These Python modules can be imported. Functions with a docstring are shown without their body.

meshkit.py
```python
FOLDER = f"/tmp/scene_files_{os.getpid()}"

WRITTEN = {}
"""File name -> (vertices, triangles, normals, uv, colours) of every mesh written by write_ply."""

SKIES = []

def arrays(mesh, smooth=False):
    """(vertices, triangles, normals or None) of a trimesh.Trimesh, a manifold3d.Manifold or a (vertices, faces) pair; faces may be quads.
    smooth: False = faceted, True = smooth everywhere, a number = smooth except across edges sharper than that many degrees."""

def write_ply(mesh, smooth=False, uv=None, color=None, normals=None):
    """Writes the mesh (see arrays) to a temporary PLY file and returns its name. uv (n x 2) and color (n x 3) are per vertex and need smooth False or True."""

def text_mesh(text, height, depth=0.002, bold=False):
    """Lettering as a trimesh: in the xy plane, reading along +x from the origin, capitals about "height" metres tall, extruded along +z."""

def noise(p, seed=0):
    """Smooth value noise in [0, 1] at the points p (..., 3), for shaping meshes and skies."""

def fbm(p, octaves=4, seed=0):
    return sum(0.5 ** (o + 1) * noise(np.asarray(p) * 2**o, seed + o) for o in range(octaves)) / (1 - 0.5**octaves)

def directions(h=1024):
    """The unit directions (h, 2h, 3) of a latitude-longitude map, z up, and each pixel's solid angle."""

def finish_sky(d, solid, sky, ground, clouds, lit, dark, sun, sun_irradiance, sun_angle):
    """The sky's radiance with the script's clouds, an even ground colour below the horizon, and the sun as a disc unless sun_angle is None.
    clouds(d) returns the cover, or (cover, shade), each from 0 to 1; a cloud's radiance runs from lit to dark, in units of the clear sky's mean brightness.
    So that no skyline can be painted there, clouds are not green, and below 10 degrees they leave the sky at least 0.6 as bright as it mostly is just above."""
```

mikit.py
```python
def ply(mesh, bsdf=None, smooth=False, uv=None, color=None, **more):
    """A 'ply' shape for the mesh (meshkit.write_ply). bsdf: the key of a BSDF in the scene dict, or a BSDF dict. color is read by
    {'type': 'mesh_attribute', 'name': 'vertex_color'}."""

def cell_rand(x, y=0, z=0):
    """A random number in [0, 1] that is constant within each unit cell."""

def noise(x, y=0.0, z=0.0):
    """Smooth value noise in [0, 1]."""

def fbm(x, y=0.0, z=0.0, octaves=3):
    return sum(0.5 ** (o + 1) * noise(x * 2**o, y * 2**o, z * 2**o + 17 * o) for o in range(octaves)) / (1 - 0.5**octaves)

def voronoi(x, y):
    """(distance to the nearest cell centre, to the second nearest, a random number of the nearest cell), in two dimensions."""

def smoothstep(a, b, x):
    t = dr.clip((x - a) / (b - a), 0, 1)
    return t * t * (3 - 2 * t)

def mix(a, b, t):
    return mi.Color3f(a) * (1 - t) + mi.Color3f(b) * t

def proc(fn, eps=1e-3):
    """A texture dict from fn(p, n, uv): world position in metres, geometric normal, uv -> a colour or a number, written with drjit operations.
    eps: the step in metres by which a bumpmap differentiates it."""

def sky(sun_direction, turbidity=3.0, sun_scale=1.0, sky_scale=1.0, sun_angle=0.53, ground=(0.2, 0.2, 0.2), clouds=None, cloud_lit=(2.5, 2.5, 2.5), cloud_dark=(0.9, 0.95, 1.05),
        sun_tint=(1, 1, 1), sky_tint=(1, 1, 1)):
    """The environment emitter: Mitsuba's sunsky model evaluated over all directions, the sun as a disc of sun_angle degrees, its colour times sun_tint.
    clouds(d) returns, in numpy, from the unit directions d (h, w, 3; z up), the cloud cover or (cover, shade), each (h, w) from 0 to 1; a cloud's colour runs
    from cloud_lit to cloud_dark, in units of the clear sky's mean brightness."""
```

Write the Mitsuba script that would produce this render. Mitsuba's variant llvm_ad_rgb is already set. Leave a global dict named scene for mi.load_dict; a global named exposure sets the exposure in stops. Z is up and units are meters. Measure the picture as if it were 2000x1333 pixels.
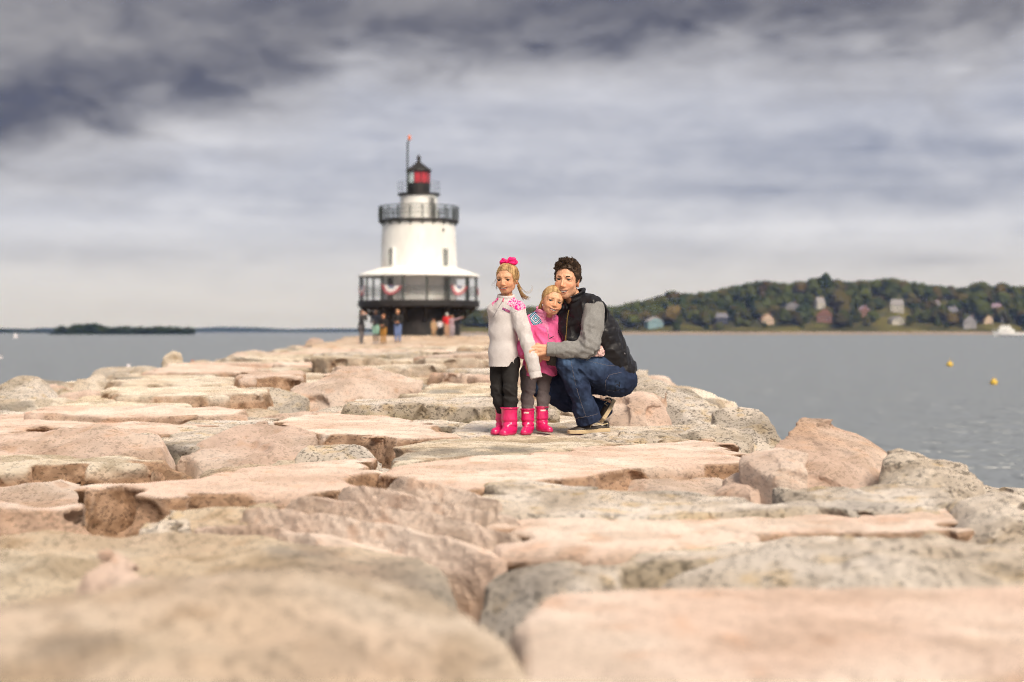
import math, random
import numpy as np
import drjit as dr
import mitsuba as mi
import trimesh, manifold3d
from scipy import ndimage
from scipy.spatial import ConvexHull
import mikit, meshkit
from mikit import proc, ply

T = mi.ScalarTransform4f
scene, labels = {}, {}
rng = np.random.default_rng(7)

# ------------------------------------------------------------------ camera, sky, exposure
EYE, FOCAL, PITCH = np.array([0, 0, 0.685]), 2778.0, 18.5 / 2778
exposure = 2.5
scene['camera'] = {'type': 'thinlens', 'fov': math.degrees(2 * math.atan(1000 / FOCAL)), 'fov_axis': 'x',
                   'aperture_radius': 0.0135, 'focus_distance': 9.35, 'near_clip': 0.05, 'far_clip': 30000.0,
                   'to_world': T().look_at(origin=EYE.tolist(), target=[0, math.cos(PITCH), EYE[2] - math.sin(PITCH)], up=[0, 0, 1])}


def clouds(d):
    """A broken overcast: a heavy ragged deck to the upper left and overhead, thin streaked cloud below it, a pale strip over the sea."""
    az, el = np.degrees(np.arctan2(d[..., 0], d[..., 1])), np.degrees(np.arcsin(np.clip(d[..., 2], -1, 1)))
    z = az * 0
    P = lambda a, e, k=0: np.stack([az * a + 50, el * e + 20, z + k], -1)
    warp = meshkit.fbm(P(.22, .5, 3), 3, 2) - .5
    W2 = lambda a, e, k: np.stack([az * a + 50 + 1.6 * warp, el * e + 20 + 1.2 * warp, z + k], -1)
    big, med, puff = meshkit.fbm(W2(.16, .42, 1), 4, 5), meshkit.fbm(W2(.34, 1.0, 5), 4, 9), meshkit.fbm(W2(.8, 1.7, 9), 4, 13)
    streak = meshkit.fbm(P(.07, 1.15, 11) + np.stack([z, .06 * az, z], -1), 4, 21)
    edge = np.interp(az, [-60, -21, -17.5, -13.8, -9.5, -8, -6.5, 1, 10, 18, 21, 60], [8, 5.0, 5.8, 7.3, 7.8, 8.5, 9.7, 10.0, 10.1, 10.3, 11.0, 13])
    t = (el - edge + 2.2 * (big - .5) + 1.7 * (med - .5) + .35 * (puff - .5) + 2.3) / 4.6
    deck = np.clip(t, 0, 1)
    deck = deck * deck * (3 - 2 * deck)
    g = lambda a, e, sa, se: np.exp(-((az - a) / sa) ** 2 - ((el - e) / se) ** 2)
    thin = .38 * g(-20, 12.2, 3.5, 1.8) + .24 * g(-14.5, 11.2, 4.5, .8) + .20 * g(19, 12.6, 4, 1.4) + .25 * g(-3, 12.9, 4, .7)
    thin = thin - .26 * g(-13.0, 9.6, 5.0, .95) - .26 * g(4, 11.9, 10, 1.0) - .18 * g(-19, 7.8, 3.5, 1.2)
    dark = deck * np.clip(.82 - .50 * thin + .26 * (med - .5) + .26 * (puff - .5), .15, .985)
    fade = np.clip((70 - el) / 50, .35, 1)
    low = .06 + .36 * np.clip((el - 1.8) / 5, 0, 1) + (.62 * (streak - .5) + .34 * (med - .5) + .26 * (puff - .5)) * np.clip(el / 5, .12, 1)
    low = low + .13 * g(-20, 4.9, 12, .55) + .10 * g(-18, 3.1, 12, .45) + .16 * g(16.5, 2.75, 2.2, .22) + .07 * g(12, 5.6, 9, .25) - .07 * g(-13, 7.6, 3, .5) - .08 * g(13, 4.2, 12, .25)
    shade = np.clip(low * (1 - deck) + dark * deck, 0, 1) * np.where(el > 15, fade, 1)
    veil = np.clip((el - .5) / 3.5, 0, 1) * (1 - .75 * deck)
    return 1.0 - .22 * veil, shade


scene['sky'] = mikit.sky((0.36, -0.80, 0.80), turbidity=4, sun_scale=0.66, sun_angle=30, sun_tint=(.91, .98, 1.10), clouds=clouds,
                         cloud_lit=(1.24, 1.17, 1.10), cloud_dark=(0.100, 0.099, 0.146), sky_tint=(1.12, .96, 1.0))


def W(u, v, D):
    """The point at depth D metres along the view that the photograph shows at (u, v) of its 2000 x 1333 pixels."""
    a, b = (u - 1000) / FOCAL, (666.5 - v) / FOCAL
    r = np.array([a, math.cos(PITCH) + b * math.sin(PITCH), b * math.cos(PITCH) - math.sin(PITCH)])
    return EYE + r * (D / r[1])


def onz(u, v, z):
    a, b = (u - 1000) / FOCAL, (666.5 - v) / FOCAL
    r = np.array([a, math.cos(PITCH) + b * math.sin(PITCH), b * math.cos(PITCH) - math.sin(PITCH)])
    return EYE + r * ((z - EYE[2]) / r[2])


# ------------------------------------------------------------------ helpers
def put(key, mesh, bsdf, smooth=True, uv=None, color=None, label=None, category=None, group=None, kind=None, **more):
    n, base = 0, key
    while key in scene:
        n += 1
        key = f'{base}_{n:03d}'
    scene[key] = ply(mesh, bsdf, smooth, uv, color, **more)
    tag(key, label, category, group, kind)
    return key


def tag(key, label=None, category=None, group=None, kind=None):
    e = {a: b for a, b in (('label', label), ('category', category), ('group', group), ('kind', kind)) if b}
    if e:
        labels[key] = e
    return key


def thing(name, label, category, group=None, kind=None):
    n, key = 0, name
    while key in labels:
        n += 1
        key = f'{name}_{n:03d}'
    return tag(key, label, category, group, kind)


_LAT = np.random.default_rng(99).random((32, 32, 32)).astype(np.float32)


def vn(p, seed=0):
    """Value noise 0..1 on a wrapped lattice."""
    p = np.asarray(p, np.float32) + np.float32(seed * 7.31)
    i = np.floor(p)
    t = p - i
    c = i + t * t * (3 - 2 * t)
    return ndimage.map_coordinates(_LAT, np.mod(c, 32).T, order=1, mode='grid-wrap', output=np.float32)


def fb(p, octaves=3, seed=0):
    s, a = 0, 0.5
    for o in range(octaves):
        s = s + a * vn(p * 2.03 ** o, seed + 3 * o)
        a *= 0.5
    return s / (1 - 0.5 ** octaves)


def nets(fn, lo, hi, h, block=6):
    """Surface nets of the signed distance fn (negative inside) over the box lo..hi with cells of h, evaluated only near the surface."""
    lo, hi = np.asarray(lo, float), np.asarray(hi, float)
    nb = np.maximum(1, np.ceil((hi - lo) / h / block).astype(int))
    n = nb * block + 1
    c = [lo[k] + (np.arange(nb[k]) + 0.5) * block * h for k in range(3)]
    C = np.stack(np.meshgrid(*c, indexing='ij'), -1).reshape(-1, 3)
    dc = fn(C)
    near = np.abs(dc) < block * h * 0.87 * 1.6 + 0.5 * h
    V = np.repeat(np.repeat(np.repeat(np.where(dc < 0, -1.0, 1.0).reshape(nb), block, 0), block, 1), block, 2).astype(np.float32)
    V = np.pad(V, ((0, 1),) * 3, mode='edge')
    ids = np.argwhere(near.reshape(nb))
    o = np.stack(np.meshgrid(*[np.arange(block + 1)] * 3, indexing='ij'), -1).reshape(-1, 3)
    g = (ids[:, None] * block + o).reshape(-1, 3)
    flat = np.unique(np.ravel_multi_index(g.T, n))
    g = np.stack(np.unravel_index(flat, n), -1)
    out = np.empty(len(g), np.float32)
    for s in range(0, len(g), 400000):
        out[s:s + 400000] = fn(lo + g[s:s + 400000] * h)
    V.reshape(-1)[flat] = out
    V[0], V[-1], V[:, 0], V[:, -1], V[:, :, 0], V[:, :, -1] = (np.maximum(x, 1e-3) for x in (V[0], V[-1], V[:, 0], V[:, -1], V[:, :, 0], V[:, :, -1]))
    S = V < 0
    m = n - 1
    corner = [(a, b, e) for a in (0, 1) for b in (0, 1) for e in (0, 1)]
    sl = lambda A, a: A[a[0]:a[0] + m[0], a[1]:a[1] + m[1], a[2]:a[2] + m[2]]
    cnt = sum(sl(S, a).astype(np.int8) for a in corner)
    act = np.argwhere((cnt > 0) & (cnt < 8))
    index = -np.ones(m, np.int64)
    index[tuple(act.T)] = np.arange(len(act))
    acc, num = np.zeros((len(act), 3)), np.zeros(len(act))
    for a in corner:
        for k in range(3):
            if a[k] == 0:
                b = list(a)
                b[k] = 1
                va, vb = V[tuple((act + a).T)].astype(float), V[tuple((act + b).T)].astype(float)
                x = (va < 0) != (vb < 0)
                t = np.where(x, va / np.where(x, va - vb, 1), 0)
                p = np.array(a, float) + np.zeros((len(act), 3))
                p[:, k] = t
                acc += np.where(x[:, None], p, 0)
                num += x
    v = lo + (act + acc / num[:, None]) * h
    faces = []
    for k in range(3):
        a, b = (k + 1) % 3, (k + 2) % 3
        sh = [slice(1, -1)] * 3
        sh[k] = slice(0, -1)
        s2 = list(sh)
        s2[k] = slice(1, None)
        x = S[tuple(sh)] != S[tuple(s2)]
        e = np.argwhere(x)
        e[:, a] += 1
        e[:, b] += 1
        inside = S[tuple(e.T)]
        q = []
        for da, db in ((-1, -1), (0, -1), (0, 0), (-1, 0)):
            f = e.copy()
            f[:, a] += da
            f[:, b] += db
            q.append(index[tuple(f.T)])
        q = np.stack(q, 1)
        q[~inside] = q[~inside][:, ::-1]
        faces.append(q)
    q = np.vstack(faces)
    return v, np.vstack([q[:, [0, 1, 2]], q[:, [0, 2, 3]]])


def grad(fn, p, e=0.004):
    g = np.stack([fn(p + d) - fn(p - d) for d in np.eye(3) * e], -1)
    return g / (np.linalg.norm(g, axis=1, keepdims=True) + 1e-9)


def smin(a, b, k):
    h = np.clip(0.5 + 0.5 * (b - a) / k, 0, 1)
    return b + (a - b) * h - k * h * (1 - h)


def smax(a, b, k):
    return -smin(-a, -b, k)


def poly2(x, y, P):
    """Signed distance to the polygon P in the plane."""
    d2, s = np.full(x.shape, 1e9), np.ones(x.shape)
    for i in range(len(P)):
        a, b = P[i - 1], P[i]
        ex, ey = b - a
        wx, wy = x - a[0], y - a[1]
        t = np.clip((wx * ex + wy * ey) / (ex * ex + ey * ey + 1e-12), 0, 1)
        d2 = np.minimum(d2, (wx - ex * t) ** 2 + (wy - ey * t) ** 2)
        c1, c2, c3 = y >= a[1], y < b[1], ex * wy > ey * wx
        s = np.where((c1 & c2 & c3) | (~c1 & ~c2 & ~c3), -s, s)
    return s * np.sqrt(d2)


def drop_below(v, f, z, *cols):
    keep = (v[f][:, :, 2] > z).any(1)
    f = f[keep]
    u, inv = np.unique(f, return_inverse=True)
    return (v[u], inv.reshape(-1, 3), *[c[u] for c in cols])
# ------------------------------------------------------------------ materials
def two(b):
    return {'type': 'twosided', 'bsdf': b}


def plain(key, rgb, rough=0.6, metallic=0.0, spec=0.5, **k):
    scene[key] = two({'type': 'principled', 'base_color': {'type': 'rgb', 'value': list(rgb)}, 'roughness': rough, 'metallic': metallic, 'specular': spec, **k})
    return key


def C3(a):
    return mi.Color3f(*a)


# granite: uv.x = kind (0 pink, 1 grey, 2 tan, 3 pale) + a random fraction for its tint, uv.y = iron stain / fresh fracture, deepened to put side shade into the colour
def granite(p, n, uv):
    kind = dr.floor(uv.x + 1e-4)
    tint = uv.x - kind
    grain = .6 * mikit.noise(p.x * 105, p.y * 105, p.z * 105) + .4 * mikit.noise(p.x * 47, p.y * 47, p.z * 47 + 3)
    grain2 = mikit.noise(p.x * 140 + 9, p.y * 140, p.z * 140)
    patch = mikit.fbm(p.x * 2.1 + 31 * tint, p.y * 2.1, p.z * 2.1, octaves=3)
    fine = mikit.fbm(p.x * 11, p.y * 11, p.z * 11 + 5, octaves=3)
    sm = mikit.smoothstep
    pink = mikit.mix((0.49, 0.375, 0.315), (0.545, 0.46, 0.405), sm(0.3, 0.7, patch))
    pink = mikit.mix(pink, C3((0.45, 0.29, 0.205)), 0.5 * sm(0.56, 0.78, fine))
    grey = mikit.mix((0.44, 0.385, 0.33), (0.51, 0.465, 0.425), sm(0.3, 0.7, patch))
    grey = mikit.mix(grey, C3((0.46, 0.33, 0.16)), 0.5 * sm(0.56, 0.75, fine))
    tan = mikit.mix((0.46, 0.385, 0.295), (0.51, 0.455, 0.38), sm(0.35, 0.65, patch))
    tan = mikit.mix(tan, C3((0.30, 0.215, 0.13)), 0.5 * sm(0.58, 0.78, fine))
    pale = mikit.mix((0.50, 0.425, 0.34), (0.54, 0.485, 0.42), sm(0.3, 0.7, patch))
    c = dr.select(kind < 0.5, pink, dr.select(kind < 1.5, grey, dr.select(kind < 2.5, tan, pale)))
    c = c * (0.88 + 0.24 * tint)
    blot = mikit.fbm(p.x * 5.3 + 7, p.y * 5.3, p.z * 5.3, octaves=3)
    c = mikit.mix(c, c * C3((.62, .58, .52)), dr.select(kind < 0.5, .40, dr.select(kind < 1.5, .55, .75)) * sm(.47, .64, blot))
    c = mikit.mix(c, C3((.13, .125, .12)), dr.select(kind < 0.5, .0, dr.select(kind < 1.5, .40, .65)) * sm(.60, .70, mikit.fbm(p.x * 1.5 + 3, p.y * 1.5, p.z * 1.5 + 11, octaves=4)))
    rust_shade = mikit.mix((0.20, 0.118, 0.070), (0.36, 0.235, 0.16), sm(0.35, 0.65, fine))
    rust_shade = dr.select((kind > 0.5) & (kind < 1.5), mikit.mix((0.19, 0.155, 0.10), (0.30, 0.255, 0.185), sm(0.35, 0.65, fine)), rust_shade)
    c = mikit.mix(c, rust_shade, dr.clip(uv.y * sm(0.2, 0.55, 0.5 * patch + 0.5 * fine + 0.12), 0, 1))
    amount = dr.select(kind < 0.5, 0.34 + .3 * uv.y, dr.select(kind < 1.5, 0.85, 0.55))
    c = mikit.mix(c, c * 0.34, amount * sm(0.545, 0.66, grain))
    c = mikit.mix(c, dr.minimum(c * 1.35, 0.8), 0.7 * amount * sm(0.62, 0.75, grain2))
    return dr.clip(c, 0.02, 0.66)


def granite_bump(p, n, uv):
    return (0.012 * mikit.fbm(p.x * 20, p.y * 20, p.z * 20, octaves=4) + 0.020 * dr.abs(mikit.noise(p.x * 9, p.y * 9, p.z * 9) - .5)) * (.7 + .9 * uv.y) + 0.0030 * mikit.noise(p.x * 110, p.y * 110, p.z * 110)


scene['granite'] = two({'type': 'bumpmap', 'arbitrary': proc(granite_bump, 0.004), 'scale': 1.0,
                        'bsdf': {'type': 'principled', 'base_color': proc(granite), 'roughness': 0.85, 'specular': 0.25}})


def far_granite(p, n, uv):
    f = mikit.fbm(p.x * 1.3, p.y * 1.3, p.z * 5, octaves=3)
    return mikit.mix((0.50, 0.36, 0.26), (0.60, 0.50, 0.41), mikit.smoothstep(0.3, 0.65, f))


scene['far_granite'] = two({'type': 'diffuse', 'reflectance': proc(far_granite)})


def water_wave(p, n, uv):
    q = mikit.fbm(p.x * 0.16 + 0.05 * p.y, p.y * 0.42, 0.0, octaves=4)
    r = mikit.fbm(p.x * 1.3, p.y * 2.6 + 0.4 * p.x, 3.0, octaves=3)
    return 2.4 * q + 0.6 * r


scene['sea_water'] = two({'type': 'bumpmap', 'arbitrary': proc(water_wave, 0.06), 'scale': 1.0,
                          'bsdf': {'type': 'principled', 'base_color': {'type': 'rgb', 'value': [0.185, 0.210, 0.240]}, 'roughness': 0.08, 'specular': 0.55}})
# ------------------------------------------------------------------ the breakwater: every block and boulder a part of it
WATER_Z = -3.0
thing('breakwater', 'long breakwater of pink and grey granite blocks running out to the lighthouse', 'breakwater')
PINK, GREY, TAN, PALE = 0, 1, 2, 3


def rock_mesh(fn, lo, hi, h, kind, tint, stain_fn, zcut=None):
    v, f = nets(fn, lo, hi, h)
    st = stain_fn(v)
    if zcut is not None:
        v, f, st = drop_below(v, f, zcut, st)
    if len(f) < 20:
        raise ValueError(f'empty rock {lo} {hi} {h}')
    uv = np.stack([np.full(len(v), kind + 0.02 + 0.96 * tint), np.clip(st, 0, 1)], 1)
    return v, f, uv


def slab(P, z0, thick=0.6, kind=PINK, seed=0, tilt=(0, 0), draft=0.03, rnd=0.022, amp=1.0, bites=6, bite=(0.26, 0.13, 0.12), h=None, stain=0.75, name='granite_block', label=None, tint=None, grooves=None, far_from_flat=True):
    """A quarried block: outline P (plane points), top near z0 tilted by tilt, rough sides, conchoidal bites out of its upper edges."""
    r = np.random.default_rng(1000 + seed)
    P = np.asarray(P, float)[:, :2]
    c = P.mean(0)
    D = max(2.0, P[:, 1].min())
    h = h or float(np.clip(0.0024 * D, 0.016, 0.16))
    tint = r.random() if tint is None else tint
    pits = []
    per = np.roll(P, -1, 0) - P
    L = np.linalg.norm(per, axis=1)
    for _ in range((bites + 1) // 2):
        i = r.choice(len(P), p=L / L.sum())
        q = P[i] + per[i] * r.random()
        e = per[i] / L[i]
        s = np.array(bite) * r.uniform(0.6, 1.5, 3) * (1.25, 1, 1)
        nrm = np.array([e[1], -e[0]])
        if np.dot(nrm, q - c) < 0:
            nrm = -nrm
        q = q + nrm * s[1] * r.uniform(0.25, 0.65)
        pits.append((np.array([*q, z0 + np.dot(tilt, q - c) - s[2] * r.uniform(0.0, 0.5)]), e, s, r.uniform(-0.35, 0.35)))

    cuts = []
    if far_from_flat:
        ccw = 1 if (np.cross(np.column_stack([P, np.zeros(len(P))]), np.column_stack([np.roll(P, -1, 0), np.zeros(len(P))]))[:, 2].sum() > 0) else -1
        for i in range(len(P)):
            e = per[i] / max(L[i], 1e-6)
            nrm = np.array([e[1], -e[0]]) * ccw
            for _ in range(max(1, int(round(L[i] / .34)))):
                o = P[i] + per[i] * r.random()
                th, el = r.uniform(-.5, .5), r.uniform(-.08, .6)
                nn = np.array([(nrm[0] * math.cos(th) - nrm[1] * math.sin(th)) * math.cos(el), (nrm[0] * math.sin(th) + nrm[1] * math.cos(th)) * math.cos(el), math.sin(el)])
                o3 = np.array([*(o - nrm * r.uniform(-.03, .03)), z0 + np.dot(tilt, o - c) - r.uniform(.02, .25)])
                cuts.append((nn, o3, r.uniform(.12, .30)))

    def parts(p):
        w = p * np.array([1, 1, 1.0])
        n1 = fb(w * 2.3, 3, seed) - 0.5
        n2 = vn(w * 8.0, seed + 5) - 0.5
        x = p[:, 0] + 0.07 * amp * (vn(w * 3.1, seed + 2) - 0.5)
        y = p[:, 1] + 0.07 * amp * (vn(w * 3.1, seed + 8) - 0.5)
        top = p[:, 2] - (z0 + tilt[0] * (p[:, 0] - c[0]) + tilt[1] * (p[:, 1] - c[1]) + amp * (0.055 * n1 + 0.012 * n2))
        if grooves:
            a, per_, am = grooves
            t = (p[:, 0] * math.cos(a) + p[:, 1] * math.sin(a)) / per_ + 1.2 * n1
            top = top + am * np.abs(np.mod(t, 1) - 0.35) * 2
        crease = np.abs(vn(w * 3.4, seed + 11) - 0.5) * 2
        ridge = np.abs(vn(w * np.array([7.5, 7.5, 11]), seed + 15) - 0.5) * 2
        side = poly2(x, y, P) + draft * np.clip(top, -1, 0) + amp * (0.07 * crease - 0.04 + 0.06 * n1 + 0.035 * n2 + 0.030 * (ridge - .4)) * np.clip(.35 - top * 8, .35, 1) - .030
        d = smax(top, side, rnd)
        pit = np.full(len(p), -9.0)
        for o, e, s, ang in pits:
            q = p - o
            a = q[:, 0] * e[0] + q[:, 1] * e[1]
            b = -q[:, 0] * e[1] + q[:, 1] * e[0]
            ca, sa = math.cos(ang), math.sin(ang)
            a, zz = a * ca + q[:, 2] * sa, -a * sa + q[:, 2] * ca
            k = np.sqrt((a / s[0]) ** 2 + (b / s[1]) ** 2 + (zz / s[2]) ** 2) + 0.25 * n1
            pit = np.maximum(pit, (1 - k) * s.min())
        d = smax(d, pit, 0.012)
        for nn, o3, R_ in cuts:
            q = p - o3
            cu = np.minimum(q @ nn + 0.03 * n1, (R_ - np.sqrt(q[:, 0] ** 2 + q[:, 1] ** 2 + q[:, 2] ** 2)) * .8)
            pit = np.maximum(pit, np.where(cu > d - .012, cu, -9))
            d = np.maximum(d, cu)
        return np.maximum(d, z0 - thick - p[:, 2]), top, side, pit

    zlo = z0 - thick
    ext = np.abs(np.array(tilt)) @ (P.max(0) - P.min(0))
    lo = np.array([*(P.min(0) - 0.2), zlo - 0.03])
    hi = np.array([*(P.max(0) + 0.2), z0 + ext + 0.12])

    def stain_shade_of(v):
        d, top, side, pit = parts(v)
        return stain * np.clip((side - top - 0.02) / 0.06, 0, 1) + stain * np.clip((pit + 0.02) / 0.02, 0, 1)  # brown sides and bites: stain, plus shade of the faces painted in

    v, f, uv = rock_mesh(lambda p: parts(p)[0], lo, hi, h, kind, tint, stain_shade_of, zlo + 0.04)
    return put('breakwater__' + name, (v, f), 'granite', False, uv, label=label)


def boulder(pts, kind=GREY, seed=0, base=-0.6, spread=1.06, rnd=0.05, amp=1.0, h=None, stain=0.3, name='boulder', label=None, tint=None, extra=(), grooves=None, world=False, cut=True, chipped=True):
    """A boulder: the hull of its corner points (u, v, depth) and of the same corners let down to its base, softened, pitted and cracked."""
    r = np.random.default_rng(2000 + seed)
    A = np.array([p if world else W(*p) for p in pts])
    c = A.mean(0)
    low = np.column_stack([c[:2] + (A[:, :2] - c[:2]) * spread, np.full(len(A), base)])
    low = low[A[:, 2] > base + 0.03]
    H = np.vstack([A, low])
    hull = ConvexHull(H)
    eq = np.unique(np.round(hull.equations, 5), axis=0)
    D = max(2.0, A[:, 1].min())
    h = h or float(np.clip(0.0024 * D, 0.016, 0.16))
    size = np.ptp(A, axis=0).max()
    chips = []
    for _ in range((30 if size > .5 else 10) if chipped else 0):
        nn = A[r.integers(len(A))] - H.mean(0)
        nn = nn / np.linalg.norm(nn) + r.normal(0, .38, 3)
        nn /= np.linalg.norm(nn)
        o3 = H[np.argmax(H @ nn)]
        chips.append((nn, o3 - nn * r.uniform(.012, .06) * min(size, 1.2), r.uniform(.12, .42) * size))
    a1 = amp * min(0.075, 0.085 * size)
    tint = r.random() if tint is None else tint

    bias = .015 if world else (.028 if D < 10 else .045)

    def fn(p):
        m = np.full(len(p), -9.0)
        k = min(rnd, 0.05 * size)
        acc = np.zeros(len(p))
        for e in eq:
            m = np.maximum(m, p @ e[:3] + e[3])
        for e in eq:
            acc += np.exp(np.clip((p @ e[:3] + e[3] - m) / k, -30, 0))
        d = m + k * np.log(acc) * 0.5 - 0.5 * k - bias
        n1 = fb(p * (1.6 / max(size, 0.5) + 1.2), 3, seed) - 0.5
        crease = np.abs(vn(p * 3.2, seed + 4) - 0.5) * 2
        ridge = np.abs(vn(p * 8.0, seed + 12) - 0.5) * 2
        d = d + a1 * (0.7 * n1 + 0.9 * crease - 0.36) + amp * (0.016 * (vn(p * 9, seed + 6) - 0.5) + .024 * (ridge - .4) + .018 * (np.abs(vn(p * 15.0, seed + 2) - .5) * 2 - .4))
        for nn, o3, R_ in chips:
            q = p - o3
            d = np.maximum(d, np.minimum(q @ nn + .02 * n1, (R_ - np.linalg.norm(q, axis=1)) * .8))
        if grooves:
            dirv, per_, am = grooves
            t = (p @ np.asarray(dirv)) / per_ + .7 * n1
            d = d + am * (np.mod(t, 1) - .5)
        return d

    lo, hi = H.min(0) - 0.08, H.max(0) + 0.08
    h = min(h, size / 12)
    v, f, uv = rock_mesh(fn, lo, hi, h, kind, tint, lambda q: stain * np.clip(2.2 * (fb(q * 1.7, 2, seed + 9) - 0.35), 0, 1), base + 0.05 if cut else None)
    return put('breakwater__' + name, (v, f), 'granite', False, uv, label=label)


def O(z, *uv):
    return [onz(u, v, z) for u, v in uv]


# --- nearest, out of focus
boulder([(-90, 1255, 2.6), (180, 1205, 2.9), (330, 1208, 2.95), (450, 1165, 3.0), (640, 1092, 3.0), (770, 1084, 3.0), (850, 1116, 2.9), (920, 1205, 2.72), (1000, 1290, 2.55), (1055, 1372, 2.4),
         (620, 1200, 2.62), (430, 1290, 2.38), (800, 1165, 2.75), (-90, 1430, 1.9), (500, 1440, 2.05), (850, 1440, 2.2)], PALE, 1, -0.5, rnd=0.03, amp=.7, stain=0.6, tint=0.45, h=0.018, label='big rounded beige boulder filling the lower left corner')
slab(O(.06, (1042, 1192), (1090, 1160), (1400, 1150), (1740, 1146), (2080, 1140), (2160, 1335), (1900, 1316), (1600, 1322), (1350, 1310), (1200, 1350), (1035, 1345)), .06, .55, PINK, 2, rnd=.035, amp=.6, bites=0, far_from_flat=False, tint=.75, h=.02, stain=.6,
     label='smooth pink slab filling the lower right corner')
boulder([(-90, 1075, 4.9), (120, 1052, 4.95), (330, 1060, 4.9), (600, 1085, 4.75), (780, 1082, 4.75), (860, 1098, 4.6), (925, 1150, 4.3), (945, 1185, 4.1), (-90, 1125, 4.3), (300, 1108, 4.4), (700, 1110, 4.4),
         (-90, 1215, 4.0), (300, 1200, 4.0), (600, 1180, 4.05), (850, 1190, 4.05)], TAN, 3, -0.5, rnd=.02, amp=.55, stain=.5, tint=.3, h=.02, label='long low beige boulder with a dark stain, behind the nearest boulder')
boulder([(172, 1160, 3.75), (186, 1116, 3.8), (220, 1110, 3.85), (265, 1132, 3.85), (335, 1175, 3.8), (180, 1190, 3.6), (330, 1195, 3.6)], PINK, 4, -.3, stain=.2, tint=.5, label='small pink stone poking up between two beige boulders')
slab(O(0, (1115, 1140), (1195, 1078), (1350, 1056), (1560, 1053), (1800, 1057), (2080, 1062), (2100, 1165), (1740, 1138), (1560, 1120), (1430, 1108), (1260, 1108)), 0, .5, GREY, 5, tilt=(0, .02), rnd=.06, bites=5, tint=.85, h=.022, stain=.6,
     label='pale grey layered slab behind the lower right pink slab')
boulder([(955, 1148, 4.0), (985, 1108, 4.2), (1040, 1090, 4.35), (1130, 1085, 4.45), (1200, 1110, 4.3), (1160, 1175, 3.8), (1050, 1195, 3.75), (985, 1200, 3.8), (960, 1185, 3.9)], GREY, 6, -.45, stain=.4, tint=.25, h=.02, label='dark grey stone in the gap between the nearest boulder and slab', spread=.9)
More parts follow.
